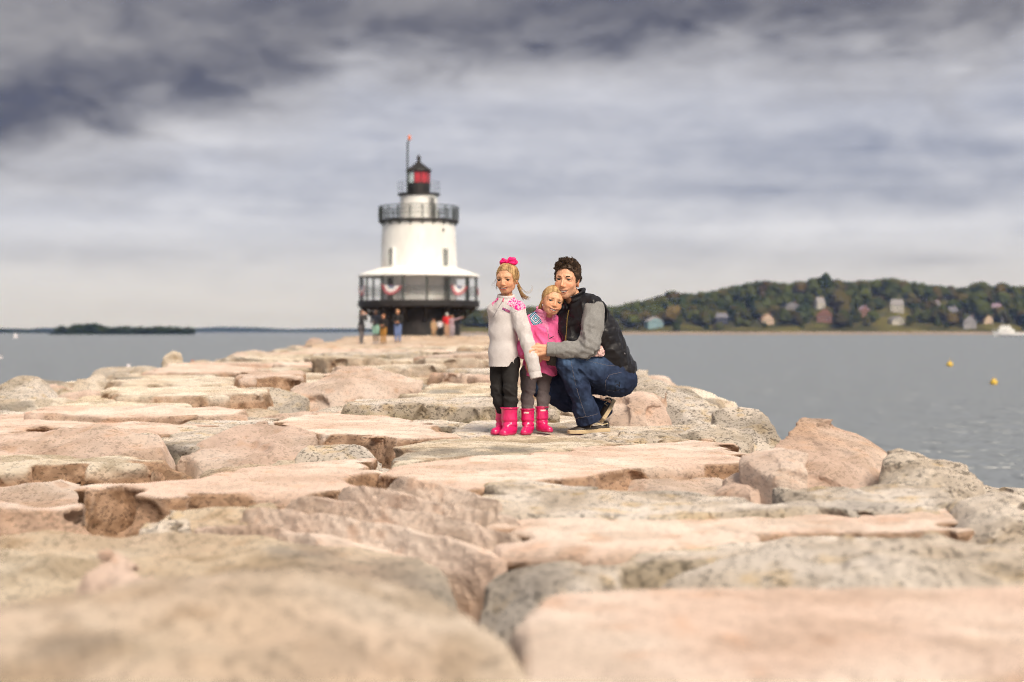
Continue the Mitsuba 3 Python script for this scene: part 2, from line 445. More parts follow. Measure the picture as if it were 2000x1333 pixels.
boulder([(412, 1057, 5.05), (560, 1010, 5.35), (660, 983, 5.45), (780, 961, 5.6), (870, 970, 5.6), (930, 988, 5.45), (985, 1050, 4.95), (990, 1078, 4.75), (965, 1112, 4.5), (900, 1092, 4.6), (600, 1080, 4.75), (430, 1080, 4.9)],
        PINK, 7, -.5, rnd=.02, stain=.35, tint=.55, grooves=((.62, .76, -.20), .21, .085), amp=.30, chipped=False, h=.016, label='pink rock with slanting ridges and grooves, just behind the beige boulders')
slab(O(0.0, (992, 1070), (940, 990), (900, 968), (1000, 972), (1200, 985), (1330, 985), (1560, 982), (1740, 975), (1868, 986), (1885, 1002), (1870, 1040), (1640, 1040), (1530, 1042), (1330, 1062), (1170, 1075)), 0.0, .5, PINK, 8,
     rnd=.03, amp=.7, bites=7, bite=(.35, .12, .12), tint=.8, h=.02, stain=.9, label='long pink slab with a dark broken front edge, right of the ridged rock')
slab(O(.03, (880, 985), (960, 940), (1050, 931), (1150, 941), (1250, 958), (1440, 964), (1560, 972), (1660, 948), (1740, 940), (1850, 960), (1885, 982), (1500, 1000), (1000, 1000)), .03, .5, GREY, 9,
     rnd=.06, amp=1.2, bites=3, tint=.45, h=.02, stain=.4, label='grey speckled slab between two long pink slabs')
slab(O(0, (752, 922), (765, 908), (900, 890), (1100, 875), (1250, 865), (1380, 858), (1425, 868), (1492, 908), (1385, 905), (1270, 910), (1205, 922), (1110, 940), (1000, 950), (900, 972), (850, 968), (768, 960)), 0, .5, PINK, 10,
     rnd=.025, amp=.55, bites=8, bite=(.30, .14, .12), tint=.85, h=.018, stain=.95, label='large smooth pink slab in front of the family')
boulder([(1405, 965, 6.7), (1440, 935, 6.9), (1475, 922, 7.0), (1510, 935, 6.9), (1560, 965, 6.6), (1480, 972, 6.5)], PINK, 11, -.4, stain=.4, tint=.5, label='pink wedge at the right end of the large smooth slab')
slab(O(.0, (775, 872), (830, 858), (1000, 851), (1120, 854), (1230, 862), (1390, 856), (1250, 868), (1100, 878), (900, 893), (770, 910)), .0, .5, TAN, 12, tilt=(0, .004), rnd=.03, amp=.45, bites=3, tint=.35, h=.018, stain=.5,
     label='tan slab just in front of the pink boots')
slab(O(-.004, (880, 850), (925, 822), (1080, 812), (1240, 811), (1330, 838), (1325, 858), (1240, 862), (1120, 854), (1000, 852)), -.004, .5, GREY, 13, rnd=.04, amp=.22, bites=0, far_from_flat=False, tint=.8, h=.018, stain=.2, label='grey granite slab the family stands on')
boulder([(1120, 862, 9.25), (1150, 854, 9.28), (1185, 860, 9.2), (1195, 870, 9.05), (1135, 870, 9.05)], GREY, 14, -.4, stain=.2, tint=.7, rnd=.03)
boulder([(1200, 858, 9.3), (1235, 848, 9.4), (1300, 850, 9.4), (1330, 864, 9.2), (1310, 870, 9.1), (1215, 870, 9.1)], GREY, 15, -.4, stain=.3, tint=.6, rnd=.03)
slab(O(0, (130, 965), (190, 945), (330, 934), (480, 914), (560, 900), (700, 892), (728, 895), (738, 955), (690, 968), (600, 955), (440, 965), (330, 975), (170, 962)), 0, .5, PINK, 16, rnd=.025, amp=.6, bites=11, bite=(.26, .13, .14), tint=.75, h=.018, stain=1.0,
     label='pink slab with a scalloped brown front edge, left of the large smooth slab')
slab(O(0, (-90, 1000), (-90, 968), (120, 977), (200, 986), (226, 1000), (150, 1002), (0, 998)), 0, .5, PINK, 17, rnd=.03, bites=5, tint=.5, h=.02, stain=.7, label='pink slab with a grey end at the left edge of the picture')
boulder([(335, 1045, 5.3), (400, 1005, 5.5), (450, 988, 5.6), (505, 996, 5.55), (560, 1028, 5.35), (545, 1065, 5.1), (340, 1065, 5.1)], TAN, 18, -.45, stain=.4, tint=.7, label='peaked yellowish stone below the scalloped pink slab')
boulder([(296, 1040, 5.2), (315, 1026, 5.25), (342, 1031, 5.2), (348, 1050, 5.1), (300, 1055, 5.1)], GREY, 19, -.4, tint=.8)
slab(O(0, (-90, 912), (-90, 892), (200, 890), (345, 893), (366, 914), (300, 906), (0, 909)), 0, .45, TAN, 20, rnd=.025, bites=6, bite=(.3, .1, .1), tint=.4, stain=.95, label='slab with a grey striped top and orange front at the left edge')
boulder([(-90, 890, 8.3), (0, 880, 8.4), (100, 862, 8.5), (195, 851, 8.6), (250, 858, 8.5), (352, 885, 8.3), (-90, 908, 8.0), (0, 902, 8.0), (200, 900, 8.05), (340, 898, 8.05), (-60, 868, 9.2), (0, 870, 9.0), (200, 847, 9.0)], PINK, 21, -.4, rnd=.02, stain=.6, tint=.5,
        label='low pink ridge of rock behind the striped slab')
boulder([(350, 882, 8.6), (400, 858, 8.8), (460, 842, 9.0), (600, 838, 9.0), (604, 850, 8.8), (368, 917, 8.2), (430, 917, 8.15), (500, 917, 8.15), (604, 895, 8.35)], PINK, 22, -.4, rnd=.018, stain=1.0, tint=.1, label='block with a rusty brown face behind the scalloped slab')
slab(O(.02, (540, 822), (610, 806), (700, 801), (775, 810), (890, 843), (885, 852), (770, 858), (600, 846), (530, 838)), .02, .5, PINK, 23, rnd=.02, amp=.6, bites=7, bite=(.25, .12, .1), tint=.8, stain=.9, label='broad pink slab left of the tan slab')
boulder([(573, 892, 8.3), (600, 868, 8.45), (640, 861, 8.5), (700, 869, 8.45), (733, 885, 8.35), (738, 905, 8.2), (580, 908, 8.2)], GREY, 24, -.4, tint=.7, label='grey lump in front of the broad pink slab')
boulder([(742, 935, 7.4), (752, 922, 7.5), (765, 925, 7.5), (768, 950, 7.2), (742, 950, 7.2)], GREY, 25, -.4, tint=.4)
slab(O(0, (312, 862), (350, 830), (420, 815), (538, 816), (548, 830), (460, 852), (378, 871)), 0, .45, GREY, 26, rnd=.04, bites=4, tint=.5, stain=.5, label='grey speckled slab left of the broad pink slab')
slab(O(0, (-90, 872), (-90, 813), (80, 807), (300, 813), (425, 815), (420, 830), (340, 850), (200, 853), (110, 838), (60, 842)), 0, .45, PINK, 27, rnd=.025, bites=7, bite=(.3, .12, .1), tint=.7, stain=.8, label='wide pink slab at the left edge, behind the low ridge')
slab(O(.05, (55, 806), (90, 796), (300, 791), (485, 799), (470, 808), (330, 815), (190, 812)), .05, .4, PINK, 28, rnd=.02, bites=5, bite=(.4, .2, .07), tint=.85, stain=.6, label='thin pink slab with a dark slot along its front')
boulder([(262, 860, 9.0), (275, 850, 9.1), (295, 854, 9.1), (300, 864, 8.9)], GREY, 29, -.3, tint=.8)
# --- right flank
boulder([(1552, 832, 7.2), (1562, 815, 7.35), (1600, 818, 7.45), (1700, 844, 7.5), (1724, 862, 7.25), (1720, 905, 6.95), (1694, 952, 6.55), (1560, 970, 6.38), (1515, 900, 6.8), (1600, 835, 8.0), (1710, 872, 8.0)], PINK, 30, -1.0, rnd=.006, amp=.7, stain=.75, tint=.35, h=.016,
        label='large reddish boulder standing at the right edge of the breakwater', spread=1.0)
boulder([(1460, 886, 6.75), (1474, 868, 6.95), (1534, 860, 7.0), (1560, 880, 6.9), (1500, 936, 6.45), (1575, 966, 6.3), (1470, 905, 6.6)], PINK, 42, -1.0, rnd=.006, amp=.7, stain=.5, tint=.3, h=.016, label='lower reddish block leaning on the large reddish boulder', spread=1.0)
boulder([(1688, 955, 6.2), (1730, 903, 6.5), (1762, 880, 6.7), (1805, 886, 6.7), (1862, 910, 6.5), (1893, 937, 6.3), (1903, 968, 6.1), (1850, 985, 5.9), (1700, 975, 6.0)], GREY, 31, -1.2, stain=.5, tint=.75, rnd=.035, label='rounded grey and orange boulder right of the reddish boulder')
boulder([(1855, 975, 5.3), (1900, 950, 5.5), (1955, 944, 5.5), (2015, 955, 5.4), (2080, 1000, 5.1), (2080, 1090, 4.7), (1930, 1070, 4.8), (1895, 1045, 4.95)], GREY, 32, -1.0, stain=.3, tint=.8, rnd=.03, label='grey speckled boulder at the right edge of the picture')
boulder([(1318, 852, 9.4), (1350, 826, 9.6), (1400, 819, 9.7), (1442, 840, 9.6), (1462, 868, 9.3), (1440, 875, 9.1), (1330, 866, 9.2)], GREY, 33, -.9, stain=.3, tint=.7, rnd=.03, label='low grey boulder beside the standing slab')
boulder([(1398, 812, 10.2), (1428, 787, 10.4), (1460, 790, 10.4), (1492, 825, 10.2), (1518, 854, 9.9), (1500, 872, 9.7), (1440, 880, 9.7), (1400, 850, 9.9)], GREY, 34, -1.1, stain=.45, tint=.6, rnd=.03, label='peaked grey boulder at the right flank behind the low one')
boulder([(1188, 784, 11.0), (1285, 772, 11.0), (1293, 778, 10.6), (1291, 816, 10.4), (1190, 792, 10.5), (1190, 820, 10.4)], PINK, 35, -.4, stain=.8, tint=.6, rnd=.015, name='granite_block', label="squared block with a brown face behind the man's shoe")
boulder([(1190, 765, 12.2), (1235, 738, 12.8), (1290, 749, 12.6), (1345, 777, 12.2), (1418, 800, 11.9), (1428, 812, 11.6), (1400, 832, 11.0), (1330, 832, 11.2), (1260, 812, 11.6), (1195, 800, 11.8)], GREY, 36, -1.0, stain=.5, tint=.4, rnd=.03, label='grey slanting rock with a rusty iron stain, right of the man')
boulder([(1250, 735, 16.5), (1300, 746, 16.5), (1400, 785, 15.5), (1450, 799, 15), (1380, 806, 14.5), (1260, 780, 15)], PALE, 37, -1.2, stain=.2, tint=.8, label='pale sloping slab at the far right edge')
boulder([(1236, 742, 22), (1243, 722, 22.2), (1252, 720, 22.3), (1268, 736, 22), (1270, 750, 21.8), (1238, 752, 21.8)], GREY, 38, -.8, tint=.8)
boulder([(1280, 1100, 4.0), (2300, 1090, 4.4), (2400, 1200, 3.6), (2000, 1300, 3.2), (1500, 1300, 3.4)], GREY, 39, -1.2)
boulder([(1925, 1010, 4.9), (2080, 985, 5.6), (2250, 1010, 5.6), (2300, 1100, 4.6), (2060, 1090, 4.5)], GREY, 40, -1.4)
boulder([(1520, 960, 6.1), (1800, 975, 5.9), (1950, 1010, 5.5), (1850, 1060, 5.1), (1560, 1020, 5.4)], GREY, 41, -1.2, tint=.2)
# --- behind, left to right
boulder([(-40, 770, 15), (0, 752, 15.2), (22, 738, 15.4), (62, 733, 15.5), (85, 743, 15.4), (97, 742, 15.4), (116, 772, 15.1), (124, 804, 14.8), (60, 812, 14.5), (-40, 812, 14.5)], GREY, 50, -.8, tint=.75, stain=.5, rnd=.03, label='tall grey boulder at the far left edge')
boulder([(106, 776, 17), (118, 757, 17.3), (138, 756, 17.3), (148, 770, 17), (140, 782, 16.7)], TAN, 51, -.6)
boulder([(145, 762, 17.6), (165, 736, 18), (196, 724, 18.2), (208, 738, 18), (208, 770, 17.6)], PALE, 52, -.8, stain=.4, tint=.7, label='pointed pale boulder on the left edge')
slab(O(.03, (115, 791), (150, 776), (300, 770), (365, 782), (355, 796), (200, 798)), .03, .4, TAN, 53, bites=3, tint=.9, stain=.4)
slab(O(.10, (203, 762), (240, 751), (400, 745), (510, 747), (534, 757), (529, 766), (400, 773), (215, 771)), .10, .4, PALE, 54, bites=4, bite=(.4, .15, .1), tint=.9, stain=.8, amp=.6, rnd=.025, label='pale flat slab in the left middle distance')
boulder([(372, 784, 14), (440, 770, 14.3), (520, 766, 14.5), (604, 767, 14.5), (592, 802, 13.8), (500, 810, 13.6), (385, 808, 13.6)], GREY, 55, -.5, stain=.5, tint=.8, label='yellowish grey block below the pale flat slab')
boulder([(578, 770, 14.6), (600, 742, 15), (640, 724, 15.4), (700, 721, 15.6), (772, 734, 15.6), (815, 748, 15.3), (803, 768, 14.8), (760, 795, 14.2), (650, 803, 14), (590, 806, 14.1), (680, 752, 14.5)], PINK, 56, -.5, stain=.45, tint=.65, rnd=.015, label='big faceted pink boulder left of the older girl')
slab(O(.12, (203, 746), (240, 734), (400, 731), (475, 738), (465, 749), (300, 753)), .12, .4, PALE, 57, bites=4, tint=.6, stain=.4)
slab(O(.2, (460, 733), (500, 727), (588, 725), (594, 730), (582, 737), (475, 739)), .2, .6, PINK, 58, bites=2, tint=.2, stain=1.0, rnd=.02, label='block with an orange brown face beside the faceted boulder')
slab(O(.14, (278, 726), (330, 716), (450, 712), (505, 720), (420, 729)), .14, .5, PINK, 59, bites=3, tint=.6)
boulder([(321, 716, 27), (326, 688, 27.2), (338, 684, 27.3), (347, 694, 27.2), (360, 717, 26.8), (324, 720, 26.8)], TAN, 60, -.5, tint=.6, label='upright pointed stone on the left edge in front of the water')
slab(O(.10, (670, 787), (700, 778), (960, 778), (1080, 784), (1080, 798), (880, 793), (700, 791)), .10, .45, GREY, 61, bites=3, tint=.45, stain=.5, rnd=.035, amp=1.2, label='long grey green block left of the older girl')
slab(O(-.02, (730, 814), (800, 806), (895, 822), (885, 838), (800, 829)), -.02, .4, GREY, 62, bites=2, tint=.8)
slab(O(.03, (820, 812), (900, 800), (1000, 805), (1000, 822), (900, 826)), -.03, .4, PALE, 63, bites=2, tint=.3)
slab(O(.06, (785, 772), (850, 751), (960, 748), (1040, 756), (1000, 776), (900, 781)), .06, .4, TAN, 64, bites=3, tint=.8, stain=.5)
slab(O(.02, (1020, 800), (1060, 780), (1200, 785), (1200, 806), (1100, 810)), .02, .4, PALE, 65, bites=3, tint=.5)

boulder([(452, 700, 44), (462, 688, 44.5), (478, 687, 44.5), (490, 700, 44), (486, 706, 43.5), (455, 706, 43.5)], PINK, 70, -.8, tint=.4, amp=1.5)
boulder([(484, 702, 43), (500, 690, 43.5), (522, 692, 43.5), (530, 706, 42.5), (488, 708, 42.5)], PALE, 71, -.8, tint=.5, amp=1.5)
boulder([(262, 728, 24), (276, 716, 24.4), (296, 714, 24.5), (310, 728, 24), (270, 734, 23.6)], GREY, 72, -.8, tint=.8, amp=1.3)
boulder([(212, 742, 19.5), (228, 730, 20), (246, 732, 20), (252, 744, 19.5), (216, 748, 19.2)], GREY, 73, -.8, tint=.6)
boulder([(560, 682, 62), (574, 675, 62.4), (592, 676, 62.4), (600, 684, 61.6)], PINK, 74, -.8, tint=.4, amp=1.5, h=.1)
boulder([(596, 667, 90), (606, 661, 90.5), (622, 660, 90.5), (634, 667, 90)], PINK, 75, -.8, tint=.2, amp=1.5, h=.12)

# --- procedural rest: fill between and below the hand-set stones, then the blocks farther out
LEFT = np.array([[0, -6.2], [10, -6.0], [20, -6.2], [30, -6.5], [46, -8.0], [118, -12.6], [135, -12]])
RIGHT = np.array([[0, 3.4], [7, 2.4], [9.5, 1.9], [20, 2.0], [46, 1.0], [118, -2.0], [135, -3]])
edge = lambda E, y: np.interp(y, E[:, 0], E[:, 1])
deck = lambda y: np.interp(y, [0, 22, 73, 104, 135], [0, 0.02, 0.03, 0.30, 0.30])


def block_outline(x, y, w, d, r):
    n = r.integers(5, 8)
    a = np.sort((np.arange(n) + r.uniform(-.28, .28, n)) * 2 * np.pi / n + r.uniform(0, 1))
    sq = 1 / np.maximum(np.abs(np.cos(a)), np.abs(np.sin(a))) ** 0.7
    return np.stack([x + w / 2 * np.cos(a) * sq, y + d / 2 * np.sin(a) * sq], 1)


def kind_of(r):
    return int(r.choice([PINK, PINK, GREY, TAN, PALE]))


r = np.random.default_rng(5)
n = 100
y = 3.0
while y < 20:                                           # lower course that closes the gaps between the stones on top
    x = edge(LEFT, y) - 1.2
    while x < edge(RIGHT, y) + (0.6 if y < 8 else -.5):
        w, d = r.uniform(.7, 1.3), r.uniform(.8, 1.2)
        if abs(x + w / 2) < 0.45 * y + 1.5:
            B = block_outline(x + w / 2, y, w, d, r)
            zt = -r.uniform(.14, .26) if y < 11 else -r.uniform(.06, .14)
            pts = [(*b, zt + r.uniform(-.08, .06)) for b in B] + [(x + w / 2, y, zt + .06)]
            boulder(pts, kind_of(r), n, zt - .5, rnd=.05, world=True, h=.035 if y < 11 else .06, stain=.5, name='fill_stone')
            n += 1
        x += w * .92
    y += 1.05
y = 20.2
while y < 62:
    dd = r.uniform(1.1, 1.9)
    x = edge(LEFT, y) + r.uniform(-.4, .3)
    while x < edge(RIGHT, y):
        w = min(r.uniform(1.3, 3.2), edge(RIGHT, y) + .25 - x)
        if w < .5:
            break
        hi_ = r.random() < .22 and y < 45 and edge(LEFT, y) + 1.5 < x < edge(RIGHT, y) - 2.5
        zt = deck(y) + r.uniform(-.08, .06) + (r.uniform(.08, .2) if hi_ else 0)
        slab(block_outline(x + w / 2, y + r.uniform(-.2, .2), w, dd, r), zt, .5, int(r.choice([PINK, PINK, PALE, PALE, TAN, GREY])), n, tilt=tuple(r.uniform(-.06, .06, 2)), bites=2, tint=r.uniform(.4, 1), stain=.4, h=float(np.clip(.0028 * y, .05, .2)), rnd=.03)
        n += 1
        x += w * .99
    y += dd * .98
# flanks
y = 7.0
while y < 62:
    for s, E in ((-1, LEFT), (1, RIGHT)):
        if s < 0 and y < 13:
            continue
        if s > 0 and 0.36 * y < edge(E, y):
            continue
        for k, (off, zt) in enumerate(((.35, -.25), (1.1, -.8), (2.0, -1.5), (2.9, -2.3))):
            if s > 0 and k and y > 20:
                continue
            q = r.uniform(.8, 1.25) * np.array([1, 1])
            cx, cy, zz = edge(E, y) + s * (off + r.uniform(-.2, .3)), y + r.uniform(-.4, .4), zt + r.uniform(-.12, .2) - (.25 if s < 0 and y < 23 else 0)
            if s > 0 and y < 21:
                cx, zz = cx + .1, zz - (.30 if y < 9.5 else .65)
            B = block_outline(cx, cy, 1.3 * q[0], 1.5 * q[1], r)
            boulder([(*b, zz + r.uniform(-.25, .1)) for b in B] + [(cx, cy, zz + .15)], int(r.choice([GREY, TAN, PINK, PALE])), n, zz - .8, world=True, h=float(np.clip(.006 * y, .06, .25)), stain=.4)
            n += 1
    y += 1.5 if y < 20 else 2.4
# far blocks, past the ones that can be picked apart
far = []
y = 62
while y < 128:
    dd = r.uniform(1.6, 2.6)
    x = edge(LEFT, y) + r.uniform(-.6, .4)
    while x < edge(RIGHT, y):
        w = r.uniform(1.8, 4.0)
        B = block_outline(x + w / 2, y, w * 1.02, dd * 1.05, r)
        zt = deck(y) + r.uniform(-.05, .05)
        t = r.uniform(-.04, .04, len(B))
        H = np.vstack([np.column_stack([B * .97 + .03 * B.mean(0), zt + t]), np.column_stack([B, zt - .1 + t * 0]), np.column_stack([B, zt * 0 - 1.2 + t * 0])])
        hl = ConvexHull(H)
        m = trimesh.Trimesh(H, hl.simplices)
        trimesh.repair.fix_normals(m)
        far.append(m)
        x += w
    for s, E in ((-1, LEFT), (1, RIGHT)):
        for off, zt in ((.7, -.3), (1.7, -1.1), (2.8, -2.0)):
            B = block_outline(edge(E, y) + s * off, y, 2.0, 2.4, r)
            H = np.vstack([np.column_stack([B * .8 + .2 * B.mean(0), np.full(len(B), zt)]), np.column_stack([B, np.full(len(B), zt - .4)]), np.column_stack([B, np.full(len(B), zt - 1.2)])])
            m = trimesh.Trimesh(H, ConvexHull(H).simplices)
            trimesh.repair.fix_normals(m)
            far.append(m)
    y += dd
put('breakwater__far_blocks', trimesh.util.concatenate(far), 'far_granite', False, kind='stuff')
# rubble core under everything
ys = np.r_[np.linspace(-3, 20, 47), np.linspace(21, 134, 40)]
xs = np.linspace(0, 1, 41)
G = []
for yy in ys:
    a, b = edge(LEFT, yy) - 4.2, edge(RIGHT, yy) + 4.2
    xx = a + (b - a) * xs
    inn = np.minimum(xx - a, b - xx)
    G.append(np.stack([xx, np.full(41, yy), np.clip(-3.2 + inn * .75, -3.2, -.62 if yy < 20 else -.5 + deck(yy))], 1))
G = np.array(G)
G[..., 2] += .18 * (vn(G.reshape(-1, 3) * 1.7, 3).reshape(G.shape[:2]) - .5)
i, j = np.meshgrid(np.arange(len(ys) - 1), np.arange(40), indexing='ij')
q = np.stack([i * 41 + j, i * 41 + j + 1, (i + 1) * 41 + j + 1, (i + 1) * 41 + j], -1).reshape(-1, 4)
put('breakwater__rubble_core', (G.reshape(-1, 3), q), 'granite', True, np.tile([1.3, .8], (len(G.reshape(-1, 3)), 1)), kind='stuff')

# the sea
a = np.linspace(0, 2 * np.pi, 97)[:-1]
rr = [0.0, 40, 400, 4000, 16000]
v = [[0, 0, WATER_Z]] + [[R * math.cos(t), R * math.sin(t), WATER_Z] for R in rr[1:] for t in a]
f = [[0, 1 + k, 1 + (k + 1) % 96] for k in range(96)]
for b in range(3):
    for k in range(96):
        p0, p1 = 1 + 96 * b + k, 1 + 96 * b + (k + 1) % 96
        f += [[p0, p0 + 96, p1 + 96], [p0, p1 + 96, p1]]
put('water', (np.array(v), np.array(f)), 'sea_water', False, label='calm grey sea on both sides of the breakwater', kind='structure')
# ------------------------------------------------------------------ shared mesh builders
def lathe(prof, n=64, c=(0, 0)):
    """A surface of revolution about the vertical through c; prof is a list of (radius, z)."""
    prof = np.array(prof, float)
    a = np.arange(n) * 2 * np.pi / n
    v = np.stack([c[0] + prof[:, :1] * np.cos(a), c[1] + prof[:, :1] * np.sin(a), prof[:, 1:] + 0 * a], -1).reshape(-1, 3)
    i, j = np.meshgrid(np.arange(len(prof) - 1), np.arange(n), indexing='ij')
    q = np.stack([i * n + j, i * n + (j + 1) % n, (i + 1) * n + (j + 1) % n, (i + 1) * n + j], -1).reshape(-1, 4)
    return v, np.vstack([q[:, [0, 1, 2]], q[:, [0, 2, 3]]])


def box(x0, x1, y0, y1, z0, z1, rot=0.0, at=(0, 0, 0)):
    m = trimesh.creation.box((x1 - x0, y1 - y0, z1 - z0))
    m.apply_translation(((x0 + x1) / 2, (y0 + y1) / 2, (z0 + z1) / 2))
    if rot:
        m.apply_transform(trimesh.transformations.rotation_matrix(rot, [0, 0, 1]))
    m.apply_translation(at)
    return m


def rod(a, b, r, n=8, r2=None):
    return tube([a, b], [r, r if r2 is None else r2], n)


def tube(pts, rad, n=8, cap=True):
    p = np.asarray(pts, float)
    rad = np.broadcast_to(rad, (len(p),))
    t = np.gradient(p, axis=0)
    t /= np.linalg.norm(t, axis=1, keepdims=True) + 1e-12
    ref = np.array([0, 0, 1.0]) if abs(t[:, 2]).mean() < .8 else np.array([1.0, 0, 0])
    a = np.cross(t, ref)
    a /= np.linalg.norm(a, axis=1, keepdims=True) + 1e-12
    b = np.cross(t, a)
    ang = np.arange(n) * 2 * np.pi / n
    v = p[:, None] + rad[:, None, None] * (np.cos(ang)[None, :, None] * a[:, None] + np.sin(ang)[None, :, None] * b[:, None])
    i, j = np.meshgrid(np.arange(len(p) - 1), np.arange(n), indexing='ij')
    q = np.stack([i * n + j, (i + 1) * n + j, (i + 1) * n + (j + 1) % n, i * n + (j + 1) % n], -1).reshape(-1, 4)
    f = np.vstack([q[:, [0, 1, 2]], q[:, [0, 2, 3]]])
    v = v.reshape(-1, 3)
    if cap:
        k = len(v)
        v = np.vstack([v, p[:1], p[-1:]])
        j = np.arange(n)
        f = np.vstack([f, np.stack([np.full(n, k), j, (j + 1) % n], 1), np.stack([np.full(n, k + 1), (len(p) - 1) * n + (j + 1) % n, (len(p) - 1) * n + j], 1)])
    return trimesh.Trimesh(v, f, process=False)


def cat(*m):
    out = []
    for x in m:
        out += list(x) if isinstance(x, (list,)) else [x if isinstance(x, trimesh.Trimesh) else trimesh.Trimesh(*x, process=False)]
    return trimesh.util.concatenate(out)


# ------------------------------------------------------------------ lighthouse
def white_paint(p, n, uv):
    f = mikit.fbm(p.x * .9, p.y * .9, p.z * .35, octaves=4)
    drip = mikit.fbm(p.x * 5, p.y * 5, p.z * .5, octaves=2)
    c = mikit.mix((.80, .80, .78), (.72, .70, .66), mikit.smoothstep(.45, .8, f))
    return mikit.mix(c, C3((.55, .42, .30)), .35 * mikit.smoothstep(.66, .8, drip))


scene['white_paint'] = two({'type': 'principled', 'base_color': proc(white_paint), 'roughness': .55})


def black_paint(p, n, uv):
    f = mikit.fbm(p.x * 1.2, p.y * 1.2, p.z * .8, octaves=4)
    return mikit.mix((.012, .011, .012), (.035, .028, .028), mikit.smoothstep(.4, .8, f))


scene['black_paint'] = two({'type': 'principled', 'base_color': proc(black_paint), 'roughness': .6})
plain('iron_rail', (.035, .045, .042), .6)
plain('dark_opening', (.012, .012, .013), .4)
plain('window_glass', (.03, .04, .045), .1)
plain('lamp_red', (.42, .035, .05), .2, spec=.6)
plain('lamp_sky_tint', (.62, .74, .78), .15, spec=.6)  # opaque pane, the sky behind it put into its colour
plain('beacon_orange', (.75, .18, .05), .4)
plain('flag_red', (.40, .12, .14), .8)
plain('flag_white', (.74, .72, .72), .8)
plain('flag_blue', (.09, .16, .28), .8)

LD, LX = 118.0, (818 - 1000) / FOCAL * 118.0
LS = FOCAL / LD
lz = lambda v: EYE[2] + (648 - v) / LS
lr = lambda px: px / LS
LC = (LX, LD)
L = thing('lighthouse', 'white round lighthouse with a black base and lantern at the end of the breakwater', 'lighthouse')
put(L + '__base', lathe([(0, -2.8), (lr(83), -2.8), (lr(81), lz(655)), (lr(79), lz(620)), (lr(77), lz(604)), (lr(84), lz(602)), (0, lz(602))], 72, LC), 'black_paint', 30)
put(L + '__gallery_deck', lathe([(lr(70), lz(602.5)), (lr(117), lz(601)), (lr(118.5), lz(599)), (lr(118.5), lz(589)), (lr(116), lz(588)), (lr(70), lz(588))], 72, LC), 'black_paint', 30)
P16 = [math.radians(-90 + 11.25 + 22.5 * k) for k in range(16)]
for a in P16:
    ca, sa = math.cos(a), math.sin(a)
    at = lambda r, z: (LX + r * ca, LD + r * sa, z)
    put(L + '__gallery_post', rod(at(lr(114), lz(588)), at(lr(114), lz(540)), .085), 'iron_rail', 30)
    w = cat(rod(at(lr(80), lz(628)), at(lr(113), lz(602)), .11), rod(at(lr(80), lz(606)), at(lr(113), lz(602)), .09), rod(at(lr(95), lz(604)), at(lr(90), lz(621)), .06))
    put(L + '__gallery_bracket', w, 'black_paint', 30)
ring = lambda r, z, t, n=64: cat(tube([(LX + r * math.cos(x), LD + r * math.sin(x), z) for x in np.linspace(0, 2 * np.pi, n + 1)], t, 6, False))
for v_ in (563, 570, 577):
    put(L + '__gallery_rail', ring(lr(114), lz(v_), .035), 'iron_rail', True)
put(L + '__veranda_roof', lathe([(lr(74.5), lz(524)), (lr(84), lz(527)), (lr(118), lz(538)), (lr(119), lz(541.5)), (lr(116), lz(542.5)), (lr(74.5), lz(534))], 72, LC), 'white_paint', 20)
put(L + '__tower', lathe([(lr(75), lz(588.2)), (lr(74.5), lz(530)), (lr(73.4), lz(500)), (lr(71), lz(437)), (lr(60), lz(437))], 72, LC), 'white_paint', 30)


def opening(name, ang, r, z0, z1, w, mat='dark_opening', frame=None, key=None):
    """A window or door set on a round wall: recess box, frame and pane."""
    m = box(-w / 2, w / 2, -.12, .10, z0, z1)
    M = trimesh.transformations.translation_matrix((LX, LD, 0)) @ trimesh.transformations.rotation_matrix(ang, [0, 0, 1]) @ trimesh.transformations.translation_matrix((0, -r, 0))
    m.apply_transform(M)
    k = put(L + '__' + name, m, mat, False)
    if frame:
        t = .07
        fr = cat(box(-w / 2 - t, -w / 2, -.18, .12, z0 - t, z1 + t), box(w / 2, w / 2 + t, -.18, .12, z0 - t, z1 + t), box(-w / 2, w / 2, -.18, .12, z1, z1 + t), box(-w / 2, w / 2, -.22, .12, z0 - t, z0))
        fr.apply_transform(M)
        put(k + '__frame', fr, frame, False)
        gl = box(-.025, .025, -.15, .0, z0, z1)
        gl.apply_transform(M)
        put(k + '__bar', gl, frame, False)


for ang in (math.asin(-48 / 73), math.asin(52 / 73)):
    opening('window', ang, lr(73.3), lz(522), lz(489), .52, 'window_glass', 'white_paint')
    opening('doorway', ang + .02, lr(74.8), lz(588), lz(545), .62, 'dark_opening', 'white_paint')
opening('vent', math.asin(50 / 72), lr(71.3), lz(455.5), lz(451), .18)
put(L + '__upper_deck', lathe([(lr(60), lz(437)), (lr(75), lz(436)), (lr(78), lz(434.5)), (lr(78), lz(431.5)), (lr(60), lz(431.5))], 72, LC), 'black_paint', 30)
for k in range(20):
    a = 2 * math.pi * (k + .5) / 20 - math.pi / 2
    ca, sa = math.cos(a), math.sin(a)
    m = trimesh.convex.convex_hull(np.array([[LX + r_ * ca - s * .09 * sa, LD + r_ * sa + s * .09 * ca, z_] for s in (-1, 1) for r_, z_ in ((lr(70.8), lz(443)), (lr(77.5), lz(435)), (lr(70.5), lz(435)))]))
    put(L + '__upper_bracket', m, 'iron_rail', False)
    put(L + '__upper_baluster', rod((LX + lr(77) * ca, LD + lr(77) * sa, lz(432)), (LX + lr(77) * ca, LD + lr(77) * sa, lz(405)), .07), 'iron_rail', 30)
bars = []
